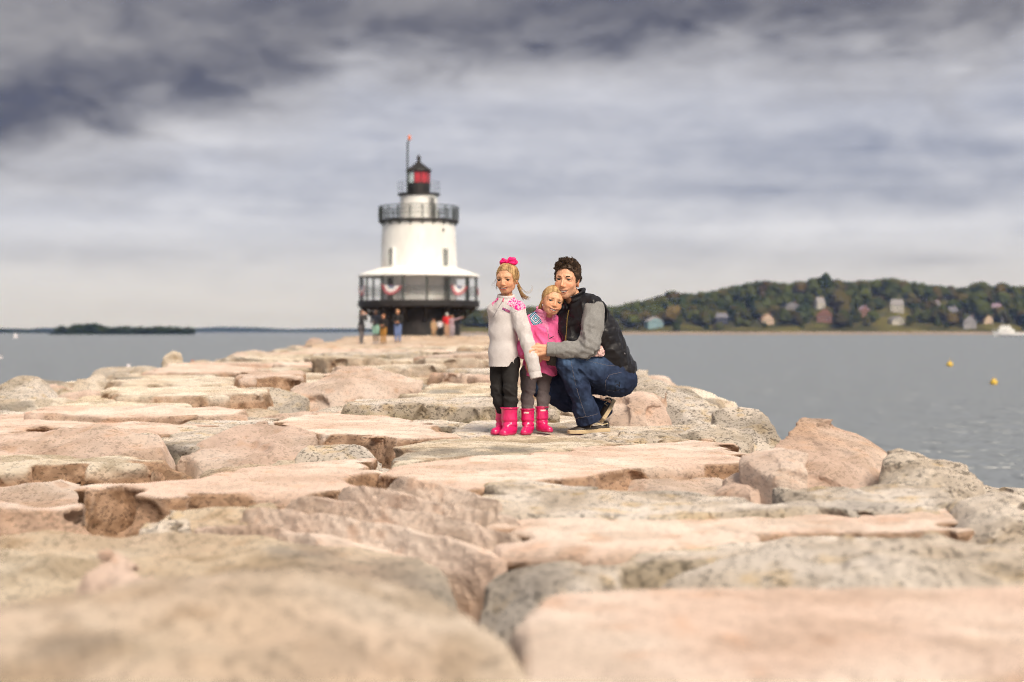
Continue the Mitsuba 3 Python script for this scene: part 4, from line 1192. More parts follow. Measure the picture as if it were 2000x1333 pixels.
def frame(yaw, roll=0, pitch=0):
    """Axes (right of the picture, back, up) of a head turned by yaw to the left of the picture, tipped by roll to the right, pitch down."""
    y, rl, pt = map(math.radians, (yaw, roll, pitch))
    X, Y, Z = np.array([math.cos(y), -math.sin(y), 0]), np.array([math.sin(y), math.cos(y), 0]), np.array([0, 0, 1.0])
    Y, Z = Y * math.cos(pt) + Z * math.sin(pt), Z * math.cos(pt) - Y * math.sin(pt)
    X, Z = X * math.cos(rl) - Z * math.sin(rl), Z * math.cos(rl) + X * math.sin(rl)
    return np.stack([X, Y, Z])


def bounds(cs, pad=.05):
    A = np.array([a for c in cs for a, _ in c])
    R = np.array([x for c in cs for _, x in c])
    return (A - R[:, None]).min(0) - pad, (A + R[:, None]).max(0) + pad


class Head:
    def __init__(s, centre, H, R, adult=False, smile=1.0, squint=.028, open_=.03):
        s.c, s.H, s.R, s.adult, s.smile, s.squint, s.open = np.asarray(centre), H, R, adult, smile, squint, open_
        e = 0.0 if adult else 1.0
        s.eye_x, s.eye_z = .138 if adult else .15, .0 if adult else -.035
        s.mouth_z = -.30 if adult else -.285
        s.mw = .135 if adult else .155
        s.chin = -.40 if adult else -.345
        s.nose_z = -.165 if adult else -.16
        s.e = e

    def loc(s, p):
        return (p - s.c) @ s.R.T / s.H

    def world(s, q):
        return s.c + (np.asarray(q) * s.H) @ s.R

    def skull(s, q):
        e = s.e
        a = ell(q, (0, .06, .13), (.325 + .015 * e, .39, .365))
        b = ell(q, (0, -.085, -.13 + .02 * e), (.262 + .012 * e, .275, .355 - .03 * e))
        return smin(a, b, .08)

    def mouth_curve(s, q):
        """Distance along the face above the line between the lips, which turns up at its corners."""
        return q[:, 2] - (s.mouth_z + s.smile * 2.6 * q[:, 0] ** 2 - .022 * s.smile)

    def sdf(s, p):
        q = s.loc(p)
        ax = q.copy()
        ax[:, 0] = np.abs(q[:, 0])
        e = s.e
        d = s.skull(q)
        g = lambda a, ra, b, rb: seg(ax, np.array(a), ra, np.array(b), rb)
        d = smin(d, g((0, -.235, s.chin), .075 - .008 * e, (.05, -.215, s.chin), .065 - .008 * e), .09)
        d = smin(d, g((.06, -.20, s.chin - .02), .055, (.205 - .02 * e, .0, -.27 + .03 * e), .06), .10)
        d = smin(d, ell(ax, (.160, -.225, -.135 - .02 * e), (.10, .08, .085 + .01 * e)), .07)
        d = smin(d, g((0, -.335, .03), .026, (0, -.415 + .035 * e, s.nose_z), .040 + .004 * e), .035)
        d = smin(d, ell(ax, (.045, -.37 + .02 * e, s.nose_z - .018), (.036, .04, .028)), .025)
        d = smin(d, g((.05, -.325, .085), .03, (.20, -.265, .075), .028), .05 if s.adult else .09)
        d = smax(d, -ell(ax, (s.eye_x, -.40, s.eye_z + .012), (.085, .10, .052)), .05)
        d = smin(d, ell(ax, (s.eye_x, -.268, s.eye_z), (.082, .062, .066)), .015)       # lids
        sl = ax[:, 2] - s.eye_z + .10 * (ax[:, 0] - s.eye_x) ** 2 * 30
        d = smax(d, -ell(ax, (s.eye_x, -.335, s.eye_z), (.072, .06, s.squint)), .006)     # slit between the lids
        m = s.mouth_curve(q)
        w = s.mw
        lip = np.maximum(np.abs(q[:, 0]) - w, 0)
        fy = -.312 - .026 * (1 - (q[:, 0] / w) ** 2) + (.012 if e else 0)
        up = np.sqrt((q[:, 1] - fy) ** 2 + (m - .024) ** 2 + lip ** 2) - .019
        lo_ = np.sqrt((q[:, 1] - fy - .004) ** 2 + (m + .030 + .25 * s.open) ** 2 + (lip + np.maximum(np.abs(q[:, 0]) - .08, 0)) ** 2) - .022
        d = smin(d, smin(up, lo_, .012), .030)
        gap = np.maximum(np.maximum(np.abs(m + .004) - s.open * np.clip(1 - (q[:, 0] / w) ** 2, 0, 1) * .62, np.abs(q[:, 0]) - w), np.abs(q[:, 1] + .335) - .055)
        d = smax(d, -gap, .006)
        fold = g((.075, -.40, s.nose_z - .02), .012, (.165, -.325, s.mouth_z + .02), .012)
        d = smax(d, -fold - (.0 if s.adult else .010), .03)
        ear = ell(ax @ np.array([[.94, .34, 0], [-.34, .94, 0], [0, 0, 1]]).T - np.array([0, 0, 0]), (.305, .01, -.055), (.034, .085, .125))
        ear = smax(ear, -ell(ax @ np.array([[.94, .34, 0], [-.34, .94, 0], [0, 0, 1]]).T, (.335, .005, -.045), (.022, .05, .085)), .015)
        d = smin(d, ear, .02)
        return d * s.H

    def colour(s, p, base, lip, stubble=0):
        q = s.loc(p)
        ax = np.abs(q[:, 0])
        c = np.tile(np.array(base, float), (len(p), 1))
        mix = lambda t, col: c + (np.asarray(col) - c) * np.clip(t, 0, 1)[:, None]
        face = (np.abs(q) < .7).all(1) & (q[:, 1] < .1)
        red = np.array(base) * (1.06, .80, .74)
        c = mix(face * .8 * np.exp(-((ax - .17) / .09) ** 2 - ((q[:, 2] + .14) / .09) ** 2), red)
        c = mix(face * .8 * np.exp(-(ax / .05) ** 2 - ((q[:, 2] - s.nose_z) / .06) ** 2), red)
        earm = (ax > .30) & (np.abs(q[:, 2] + .05) < .2) & (np.abs(q[:, 1]) < .2)
        c = mix(earm * .7, red)
        m = s.mouth_curve(q)
        w = s.mw
        lips = face & (q[:, 1] < -.25) & (ax < w + .015)
        band = np.exp(-(np.where(m > 0, m - .018, m + .030) / .019) ** 4)
        c = mix(lips * band * np.clip((w - ax) / (.35 * w), 0, 1) * 1.0, lip)
        c = mix(lips * (q[:, 1] > -.305 + 2.2 * q[:, 0] ** 2) * np.exp(-((m + .002) / (.5 * s.open + .010)) ** 4) * (ax < w), (.10, .02, .02))
        if stubble:
            st = face * np.clip((-.20 - q[:, 2]) / .10, 0, 1) * np.clip((.30 - ax) / .05, 0, 1)
            st = np.maximum(st, face * .8 * np.exp(-((q[:, 2] + .235) / .03) ** 2) * (ax < .13))
            c = mix(stubble * st * (1 - lips * band), np.array(base) * (.62, .62, .66))
        lid = np.exp(-((ax - s.eye_x) / .085) ** 4 - ((q[:, 2] - s.eye_z - s.squint * .9) / .017) ** 2) * face * (q[:, 1] < -.2)
        c = mix(lid * .95, (.05, .03, .022))
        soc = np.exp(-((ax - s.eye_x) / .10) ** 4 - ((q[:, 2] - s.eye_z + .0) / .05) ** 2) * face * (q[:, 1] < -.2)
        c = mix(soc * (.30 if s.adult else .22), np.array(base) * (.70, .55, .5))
        return c


def flesh(key, head, limbs, base, lip, h, stubble=0, k=.018, neck=None, hands=()):
    """The continuous body: head, neck, trunk, limbs and hands in one mesh."""
    allc = limbs + list(hands) + ([neck] if neck else [])

    def fn(p):
        d = union(p, limbs, k)
        if hands:
            hd = None
            for c in hands:
                e = chain(p, c, .004)
                hd = e if hd is None else smin(hd, e, .0035)
            d = smin(d, hd, .008)
        if neck:
            d = smin(d, chain(p, neck, .01), .02)
        near = np.linalg.norm(p - head.c, axis=1) < head.H * .95
        if near.any():
            d[near] = smin(d[near], head.sdf(p[near]), .012)
        return d

    lo, hi = bounds(allc)
    lo, hi = np.minimum(lo, head.c - head.H * .62), np.maximum(hi, head.c + head.H * .62)
    v, f = nets(fn, lo, hi, h)
    col = head.colour(v, base, lip, stubble)
    return put(key + '__body', (v, f), 'skin', True, color=col)


def eyes(key, head, iris):
    for sx in (-1, 1):
        m = trimesh.creation.icosphere(4)
        r_ = .056 * head.H
        c = head.world((sx * head.eye_x, -.264, head.eye_z))
        g = EYE - c
        g /= np.linalg.norm(g)
        dd = m.vertices @ g
        col = np.where((dd > .88)[:, None], (.008, .007, .007), np.where((dd > .55)[:, None], iris, (.20, .16, .14)))
        put(key + '__eye', (m.vertices * r_ + c, m.faces), 'skin', True, color=col)


def brows(key, head, rgb, thick=.016, n=46):
    r = np.random.default_rng(3)
    for sx in (-1, 1):
        ms = []
        for _ in range(n):
            t = r.random()
            x = .065 + .125 * t
            z = head.eye_z + .072 + .035 * math.sin(t * 2.2) - .03 * t + r.uniform(-1, 1) * thick * .8
            y = -.345 + .09 * t ** 1.7
            a = head.world((sx * x, y - .012, z))
            b = head.world((sx * (x + .045), y + .008, z + .012 - .02 * t))
            ms.append(tube([a, (a + b) / 2, b], [.0012, .0014, .0004], 4, False))
        put(key + '__eyebrow', cat(*ms), rgb, False)


def teeth(key, head, w=.095, z=0.0, hgt=.026):
    n = 9
    ms = []
    for i in range(n):
        x0, x1 = -w + 2 * w * i / n, -w + 2 * w * (i + .93) / n
        q = []
        for x in (x0, x1):
            zc = head.mouth_z + head.smile * 2.6 * x * x - .022 * head.smile + z
            y = -.312 + .55 * x * x
            q += [(x, y, zc + hgt * .8), (x, y, zc - hgt * .55), (x, y + .03, zc + hgt * .8), (x, y + .03, zc - hgt * .5)]
        ms.append(trimesh.convex.convex_hull(np.array([head.world(v) for v in q])))
    put(key + '__teeth', cat(*ms), 'teeth', False)


def locks(r, roots, tips, bow, w0, w1, n=4, sides=4):
    """Tapered strands from roots to tips, bowed outward by bow; returns the mesh."""
    ms = []
    for a, b, o, w in zip(roots, tips, bow, w0):
        t = np.linspace(0, 1, n + 1)[:, None]
        pts = a * (1 - t) + b * t + o * (t * (1 - t) * 4)
        ms.append(tube(pts, w + (w1 - w) * t[:, 0] ** 1.4, sides, False))
    return trimesh.util.concatenate(ms)


def hair_colour(v, dark, light, seed, stretch=(60, 60, 12)):
    t = fb(v * np.array(stretch), 3, seed)
    return np.array(dark) + (np.array(light) - np.array(dark)) * np.clip((t - .3) / .4, 0, 1)[:, None]


def garment(key, fn, lo, hi, h, mat, uvc=None, colour=None, label=None):
    v, f = nets(fn, lo, hi, h)
    return put(key, (v, f), mat, True, color=None if colour is None else colour(v), label=label)


def folds(p, amp, seed, fx=14, fz=14, stretch=None):
    """Cloth folds: ridged noise."""
    q = p * np.array([fx, fx, fz]) if stretch is None else p @ stretch
    a = vn(q, seed)
    b = vn(q * 2.1, seed + 4)
    return 1.9 * amp * ((1 - np.abs(a - .5) * 2.9) * .7 + (1 - np.abs(b - .5) * 2.9) * .3 - .42)


# ================================================================== the man
Mn = thing('person', 'man in a black quilted vest and blue jeans squatting beside the two girls', 'person')
head = Head(W(1107.5, 548, 9.50), .250, frame(20, 3.5, -2), True, smile=1.0, squint=.024, open_=.05)
MT = J((1205, 730, 9.60, .10), (1186, 690, 9.60, .11), (1166, 650, 9.58, .11), (1146, 618, 9.57, .105), (1132, 602, 9.56, .07))
handL = [J((1082, 683, 9.33, .026), (1066, 683, 9.325, .024), (1056, 684, 9.32, .021), (1049, 684, 9.318, .019)),
         J((1066, 679, 9.32, .020), (1048, 677, 9.315, .014)), J((1064, 688, 9.32, .020), (1051, 693, 9.315, .013)),
         J((1048, 676, 9.312, .0102), (1037, 679, 9.30, .0090), (1033, 688, 9.30, .0088), (1036, 695, 9.31, .0075)),
         J((1047, 681, 9.308, .0102), (1035.5, 686, 9.292, .0090), (1033.5, 695, 9.292, .0090), (1037.5, 702, 9.305, .0076)),
         J((1048, 687, 9.308, .0098), (1038.5, 693, 9.292, .0088), (1038.5, 701, 9.295, .0086), (1042, 706, 9.305, .0074)),
         J((1051, 692, 9.312, .0100), (1044, 699, 9.296, .0088), (1044.5, 705, 9.30, .0078), (1048, 709, 9.31, .0066)),
         J((1060, 679, 9.34, .013), (1050, 673, 9.37, .011), (1042, 675, 9.39, .0092), (1037, 681, 9.39, .008))]
handR = [J((1080, 700, 9.44, .026), (1064, 698, 9.42, .022), (1054, 697, 9.405, .019)), J((1054, 693, 9.40, .010), (1046, 692, 9.385, .0095), (1041, 696, 9.38, .008)),
         J((1054, 697, 9.40, .010), (1045, 698, 9.385, .0095), (1041, 703, 9.38, .008)), J((1054, 701, 9.40, .010), (1047, 704, 9.385, .009), (1044, 708, 9.38, .0075)), J((1056, 705, 9.40, .009), (1050, 708, 9.39, .008), (1047, 711, 9.385, .007)),
         J((1060, 693, 9.42, .011), (1054, 687, 9.41, .009), (1048, 686, 9.40, .008))]
armL = J((1160, 606, 9.46, .055), (1156, 645, 9.385, .042), (1147, 678, 9.345, .032), (1110, 683, 9.335, .032), (1082, 683, 9.33, .027))
armR = J((1110, 618, 9.68, .05), (1100, 660, 9.70, .042), (1112, 698, 9.58, .038), (1080, 700, 9.44, .027))
legL = J((1205, 738, 9.56, .095), (1160, 724, 9.46, .08), (1110, 706, 9.385, .054), (1132, 762, 9.43, .05), (1152, 818, 9.49, .036), (1150, 832, 9.51, .020), (1132, 837, 9.475, .013))
legR = J((1195, 738, 9.68, .09), (1112, 746, 9.65, .072), (1058, 753, 9.61, .054), (1110, 782, 9.68, .05), (1186, 790, 9.74, .033), (1185, 808, 9.70, .016))
neckM = J((1113, 570, 9.54, .052), (1122, 590, 9.55, .058), (1132, 606, 9.56, .075))
flesh(Mn, head, [MT, armL, armR, legL, legR],  (.66, .36, .225), (.36, .10, .08), .0036, stubble=.42, neck=neckM, hands=handL + handR)
eyes(Mn, head, (.07, .07, .06))
plain('brow_dark', (.035, .022, .014), .7)
brows(Mn, head, 'brow_dark', .012, 60)
teeth(Mn, head, .098, .004, .03)
r = np.random.default_rng(12)


def man_hair(p):
    q = head.loc(p)
    d = ell(q, (0, .055, .13), (.345, .412, .40))
    d = d - .010 * (vn(q * np.array([9, 9, 5]), 3) - .2) - .045 * np.clip((q[:, 2] - .2) / .3, 0, 1) * (.6 + .4 * vn(q * np.array([3, 5, 3]), 8))
    line = np.where(np.abs(q[:, 0]) < .27, .305 - 1.0 * np.clip(np.abs(q[:, 0]) - .14, 0, 1) ** 1.0, .3)     # hairline over the brow
    front = np.maximum(-(q[:, 2] - line) - .25 * np.clip(q[:, 1] + .2, 0, .3), -(q[:, 1] + .22 + 0 * q[:, 0]))
    side = -(q[:, 2] + .07 - .0 * q[:, 1])                                                    # sideburns end here
    side = np.where(q[:, 1] > -.03, .075 - q[:, 2], side)
    side = np.where(q[:, 1] > .17, -(q[:, 2] + .30), side)
    cut = np.where(q[:, 1] < -.12, np.maximum(line - q[:, 2], -9), np.maximum(side, -9))
    t = np.clip((q[:, 1] + .20) / .10, 0, 1)
    cut = (line - q[:, 2]) * (1 - t) + side * t
    return np.maximum(d, cut * .8) * head.H


v, f = nets(man_hair, head.c - .2, head.c + .2, .0042)
hm = trimesh.Trimesh(v, f, process=False)
q = head.loc(v)
N = hm.vertex_normals
NC = 360
cl = r.choice(np.nonzero((N @ head.R[2] > -.25) | (q[:, 2] > .0))[0], NC)
roots, tips, bows, w0 = [], [], [], []
for i in cl:                                              # tousled clumps of strands that share a direction
    top_ = float(np.clip((q[i, 2] - .10) / .25, 0, 1))
    g_ = N[i] * (.18 + .30 * top_) + top_ * (head.R[2] * .30 - head.R[1] * .30 - head.R[0] * .45) + (1 - top_) * (-head.R[2] * .5 + head.R[1] * .5) + r.normal(0, .16, 3)
    near_ = np.argsort(np.linalg.norm(v - v[i], axis=1))[:60]
    L_ = r.uniform(.009, .018) * (.5 + .5 * top_)
    tip = v[i] + g_ * L_ * 1.5
    for j in r.choice(near_, 14):
        roots.append(v[j] - N[j] * .003)
        tips.append(tip * .6 + .4 * (v[j] + g_ * L_ * 1.3) + r.normal(0, .0022, 3))
        bows.append(N[j] * .003)
        w0.append(r.uniform(.0011, .0020))
lk = locks(r, roots, tips, bows, w0, .0003)
H_ = cat((v, f), lk)
put(Mn + '__hair', H_, 'hair_fibre', True, color=hair_colour(np.array(H_.vertices), (.028, .017, .011), (.088, .054, .034), 5, (90, 30, 90)))

# shirt sleeves, vest, jeans, shoes
sleeveL = J((1160, 606, 9.46, .072), (1157, 640, 9.385, .069), (1150, 676, 9.335, .058), (1140, 683, 9.33, .052), (1105, 684, 9.33, .046), (1060, 683, 9.33, .041))
cuffn = (W(1067, 683, 9.33) - W(1100, 684, 9.33))
cuffn /= np.linalg.norm(cuffn)
cutL = W(1067.5, 683, 9.33)


def f_sleeveL(p):
    d = chain(p, sleeveL, .03)
    e = W(1148, 680, 9.335)
    near = np.exp(-(np.linalg.norm(p - e, axis=1) / .13) ** 2)
    d = d - folds(p, .013, 3, 16, 10) * (.4 + near) - .004 * np.sin((p @ (head.R[0] * .5 + np.array([0, 0, .9]))) * 150 + 5 * vn(p * 12, 6)) * near
    cuff = (p - cutL) @ cuffn
    d = d - .004 * ((cuff > -.062) & (cuff < -.056)) * -1 - .003 * (cuff > -.055)
    inner = chain(p, [(a, x - .008) for a, x in sleeveL], .03)
    return np.maximum(np.maximum(d, cuff), -np.maximum(inner, -(cuff + .03)))


garment(Mn + '__shirt_sleeve', f_sleeveL, *bounds([sleeveL], .04), .005, 'grey_shirt')
sleeveR = J((1112, 620, 9.68, .06), (1100, 664, 9.70, .054), (1114, 700, 9.58, .050), (1090, 701, 9.48, .046), (1062, 699, 9.42, .042))
cR, nR = W(1069, 700, 9.435), W(1069, 700, 9.435) - W(1095, 701, 9.49)
nR /= np.linalg.norm(nR)
garment(Mn + '__shirt_sleeve', lambda p: np.maximum(chain(p, sleeveR, .03) - folds(p, .005, 9), (p - cR) @ nR), *bounds([sleeveR], .04), .006, 'dark_grey_shirt', label='far shirt sleeve with shade put into its cloth colour, cuff showing')
vestc = [J((1208, 720, 9.61, .118), (1190, 690, 9.60, .128), (1170, 652, 9.575, .130), (1150, 622, 9.56, .125), (1134, 604, 9.56, .095)),
         J((1158, 596, 9.47, .062), (1140, 596, 9.53, .075)), J((1108, 612, 9.62, .07), (1114, 640, 9.58, .082), (1124, 672, 9.56, .085), (1160, 705, 9.57, .10)),
         J((1166, 615, 9.47, .066), (1176, 650, 9.50, .085), (1192, 690, 9.54, .095), (1214, 722, 9.57, .080))]
spine = W(1132, 600, 9.56) - W(1210, 730, 9.6)
spine /= np.linalg.norm(spine)
front = np.cross(spine, np.array([0, 1.0, 0]))
hemc = W(1212, 733, 9.6)


def f_vest(p):
    d = union(p, vestc, .045)
    s_ = (p - hemc) @ spine
    t = (p - hemc) @ np.array([spine[2], 0, -spine[0]])
    quilt = np.abs(np.sin(np.pi * (s_ + .35 * np.abs(np.mod(t + 5, .16) - .08)) / .058))
    d = d - .0055 * quilt ** .4 - folds(p, .009, 21, 13, 11) + .003
    arm = chain(p, [(a, x + .008) for a, x in J((1170, 612, 9.43, .060), (1152, 650, 9.28, .072))], .02)
    arm = np.where(p[:, 1] < 9.53, arm, 9)
    d = smax(d, -arm, .008)
    hem = -(s_ - .10 * (np.clip(-t, -.3, .3)))
    d = np.maximum(d, hem - .02)
    face_gap = chain(p, J((1104, 588, 9.44, .046), (1100, 640, 9.44, .012), (1098, 690, 9.44, .004)), .01)
    return smax(d, -face_gap, .01)


lo, hi = bounds(vestc, .04)
garment(Mn + '__vest', f_vest, lo, hi, .0052, 'vest_black')
# standing collar
cc, cn = W(1121, 587, 9.545), np.array([-.30, -.18, .93])
cn /= np.linalg.norm(cn)


def f_collar(p):
    q = p - cc
    a = q @ cn
    rad = q - a[:, None] * cn
    rr = np.linalg.norm(rad, axis=1)
    ang = np.arctan2(rad @ np.array([0, 1.0, 0]), rad @ np.array([1.0, 0, 0]))
    R_ = .076 + .10 * np.clip(-a - .01, 0, .1) + .012 * np.clip(a, 0, .05) / .05
    d = np.maximum(np.abs(rr - R_) - .0085 - .003 * np.sin(a * 160), np.abs(a) - .046 - .012 * np.cos(ang))
    gap = np.abs(np.mod(ang - math.radians(-118) + math.pi, 2 * math.pi) - math.pi) - .30
    return smax(d, -gap * .07, .01)


garment(Mn + '__vest__collar', f_collar, cc - .15, cc + .15, .004, 'vest_black')
zp = [W(1111, 606, 9.425), W(1108, 622, 9.44), W(1106.5, 645, 9.46), W(1105, 668, 9.468), W(1103, 685, 9.47)]
put(Mn + '__vest__zip', tube(zp, .0035, 6), 'zip_brass', 30)
put(Mn + '__vest__zip_pull', tube([W(1105, 655, 9.452), W(1104, 668, 9.456)], .004, 6), 'zip_brass', 30)
sn = [trimesh.creation.icosphere(2, .0055) for _ in range(3)]
for m, (u, v_, D) in zip(sn, ((1211, 693, 9.465), (1220, 691, 9.47), (1115, 580, 9.46))):
    m.apply_translation(W(u, v_, D))
    put(Mn + '__vest__snap', m, 'zip_grey', True)

jl = J((1207, 738, 9.57, .112), (1162, 725, 9.465, .098), (1112, 707, 9.39, .070), (1110, 712, 9.39, .068), (1130, 760, 9.43, .068), (1142, 795, 9.46, .074), (1153, 830, 9.49, .083))
jr = J((1197, 740, 9.67, .105), (1112, 747, 9.65, .086), (1058, 753, 9.61, .070), (1060, 757, 9.61, .068), (1110, 785, 9.68, .064), (1178, 798, 9.73, .062))
seat = J((1214, 745, 9.60, .098), (1196, 742, 9.64, .105))
hj, hn = W(1152, 823, 9.49), W(1152, 823, 9.49) - W(1132, 762, 9.43)
hn /= np.linalg.norm(hn)
hn = hn * .9 + np.array([.08, 0, -.12])
hn /= np.linalg.norm(hn)


def f_jeans(p):
    d = smin(smin(chain(p, jl, .025), chain(p, jr, .025), .018), chain(p, seat, .03), .04)
    kn = np.exp(-(np.linalg.norm(p - W(1140, 742, 9.44), axis=1) / .09) ** 2) + np.exp(-(np.linalg.norm(p - W(1100, 768, 9.66), axis=1) / .1) ** 2)
    st = p @ np.array([[9, 0, 0], [0, 12, 0], [12, 0, 16.0]])
    d = d - folds(p, .013, 31, stretch=np.array([[13, 0, 4], [0, 12, 0], [9, 0, 13.0]])) * (.45 + kn) - folds(p, .006, 37, 30, 16) * .8
    leg = (p - hj) @ hn
    nearleg = (p[:, 1] < 9.6) & (p[:, 2] < .3)
    d = np.where(nearleg, np.maximum(d, leg), d)
    bottom = chain(p, [(a, x - .010) for a, x in jl[4:]], .02)
    return np.where(nearleg, np.maximum(d, -np.maximum(bottom, -(leg + .05))), d)


jc = bounds([jl, jr, seat], .04)
scene['denim_worn'] = scene['printed_cloth']


def jean_colour(v):
    base = np.array([.017, .027, .062])
    n_ = fb(v * 55, 3, 4)[:, None]
    c = base * (.55 + .9 * n_)
    for u, vv, D, s_, a in ((1106, 698, 9.32, .055, 1.0), (1135, 697, 9.38, .07, .75), (1170, 706, 9.38, .07, .4), (1048, 748, 9.55, .05, .5), (1118, 735, 9.36, .06, .35), (1200, 745, 9.48, .06, .3), (1140, 790, 9.40, .06, .2)):  # worn spots, with the highlight on knee and thigh painted in
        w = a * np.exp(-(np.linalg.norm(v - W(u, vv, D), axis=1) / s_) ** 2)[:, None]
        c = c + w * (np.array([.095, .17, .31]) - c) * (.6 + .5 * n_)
    return c


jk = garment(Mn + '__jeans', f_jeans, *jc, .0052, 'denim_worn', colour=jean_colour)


def on_surface(fn, pts, off=.001, steps=14):
    """Moves points on to the surface of the signed distance, off metres above it."""
    p = np.asarray(pts, float).copy()
    for _ in range(steps):
        p -= (fn(p) - off)[:, None] * grad(fn, p)
    return p


plain('stitch_thread', (.15, .13, .13), .8)


def seam(key, fn, uv, D, mat, r_=.0011, n=24):
    uv = np.array(uv, float)
    t = np.linspace(0, len(uv) - 1, n)
    pts = np.array([W(np.interp(x, range(len(uv)), uv[:, 0]), np.interp(x, range(len(uv)), uv[:, 1]), D) for x in t])
    for _ in range(60):                                   # walk along the view on to the cloth
        d = fn(pts)
        pts[:, 1] += np.clip(d, -.02, .02) * .8
    put(key, tube(pts, r_, 5), mat, True)


for uv in ([(1116, 702), (1122, 735), (1131, 770), (1141, 800), (1148, 818)], [(1120, 699), (1150, 706), (1180, 713), (1192, 716)], [(1193, 716), (1206, 716)], [(1194, 735), (1205, 732), (1220, 730)], [(1194, 735), (1186, 748), (1189, 765)], [(1190, 767), (1206, 768), (1217, 765)],
           [(1127, 822), (1140, 819), (1152, 817), (1174, 812)]):
    seam(jk + '__stitching', f_jeans, uv, 9.2, 'stitch_thread')
plain('ink_navy', (.008, .010, .02), .8)
seam(jk + '__pocket_mark', f_jeans, [(1202, 764), (1208, 766), (1204, 757), (1210, 752), (1214, 758), (1213, 748)], 9.3, 'ink_navy', .0028, 30)


def shoe(key, heel, toe, w, hgt, up, roll=0.0, label=None):
    """A boat shoe from heel to toe with welt, sole, laces and open collar."""
    heel, toe = np.asarray(heel), np.asarray(toe)
    L_ = np.linalg.norm(toe - heel)
    a = (toe - heel) / L_
    up = np.asarray(up, float) - a * np.dot(up, a)
    up /= np.linalg.norm(up)
    b = np.cross(up, a)
    loc = lambda p: np.stack([(p - heel) @ a / L_, (p - heel) @ b, (p - heel) @ up], 1)
    wid = lambda t: w * np.interp(t, [-.06, 0, .12, .35, .7, .9, 1.0, 1.05], [.45, .66, .76, .74, 1.0, .82, .45, .2])

    def f_sole(p):
        q = loc(p)
        d = np.maximum(np.maximum(np.abs(q[:, 1]) - wid(q[:, 0]) * .5 - .003, np.abs(q[:, 2] - .010 - .004 * (q[:, 0] < .3)) - .011), np.maximum(-q[:, 0] - .02, q[:, 0] - 1.03) * L_)
        return d - .002

    def f_upper(p):
        q = loc(p)
        top = hgt * np.interp(q[:, 0], [-.1, 0, .35, .55, .8, 1.0, 1.1], [1.0, 1.02, .95, .92, .58, .36, .25])
        z = (q[:, 2] - .02) / np.maximum(top - .02, .01)
        d = np.maximum((np.sqrt((q[:, 1] / (wid(q[:, 0]) * .5)) ** 2 + np.clip(z, 0, 9) ** 2.6) - 1) * w * .38, .012 - q[:, 2])
        d = np.maximum(d, np.maximum(-q[:, 0] - .015, q[:, 0] - 1.0) * L_)
        opening = np.maximum(np.maximum(np.abs(q[:, 1]) - w * .30, np.maximum(.06 - q[:, 0], q[:, 0] - .5) * L_), hgt * .5 - q[:, 2])
        d = smax(d, -opening, .01)
        moc = np.abs(np.abs(q[:, 1]) - wid(q[:, 0]) * .36) - .0025
        return d - .003 * ((moc < 0) & (q[:, 0] > .55)) + .0015 * (np.abs(q[:, 0] - .47) < .01)

    lo, hi = np.minimum(heel, toe) - .11, np.maximum(heel, toe) + .11
    sk = garment(key + '__shoe', f_upper, lo, hi, .0032, 'shoe_leather', label=label)
    garment(sk + '__sole', f_sole, lo, hi, .0035, 'shoe_sole')
    G = lambda t, y, z: heel + a * t * L_ + b * y + up * z
    for s_ in (-1, 1):
        y = s_ * w * .40
        put(sk + '__lace', tube([G(.05, y * 1.02, hgt * .76), G(.2, y * 1.06, hgt * .70), G(.35, y * 1.04, hgt * .72), G(.46, y * .9, hgt * .80), G(.52, y * .4, hgt * .9)], .0026, 6), 'shoe_lace', True)
    put(sk + '__lace', cat(tube([G(.50, -w * .2, hgt * .96), G(.55, 0, hgt * .98), G(.50, w * .2, hgt * .96)], .003, 6), tube([G(.52, 0, hgt), G(.46, w * .26, hgt * 1.1), G(.50, w * .42, hgt * .8), G(.53, w * .46, hgt * .5)], .0026, 6), tube([G(.52, 0, hgt), G(.60, -w * .2, hgt * 1.1), G(.57, -w * .4, hgt * .7)], .0026, 6)), 'shoe_lace', True)


shoe(Mn, W(1186, 838, 9.56) * (1, 1, 0) + (0, 0, .012), W(1113, 841, 9.45) * (1, 1, 0) + (0, 0, .008), .098, .075, (0, 0, 1))
shoe(Mn, W(1199, 790, 9.78), W(1180, 822, 9.60), .096, .072, (-.75, .1, .55), label='far shoe with its heel lifted off the stone')

# a bundled cloth on his lap
sc_ = [J((1150, 690, 9.40, .022), (1160, 681, 9.39, .024), (1172, 684, 9.39, .022)), J((1160, 690, 9.39, .020), (1174, 690, 9.395, .018))]
k = garment('bundled_scarf', lambda p: union(p, sc_, .012) - folds(p, .009, 41, 40, 40), *bounds(sc_, .04), .0035, 'printed_cloth',
            colour=lambda v: np.where((vn(v * 75, 3) > .66)[:, None], (.35, .16, .20), (.72, .50, .47)))
tag(k, "pale pink floral cloth bundled between the man's arm and lap", 'scarf')
from scipy.interpolate import interp1d
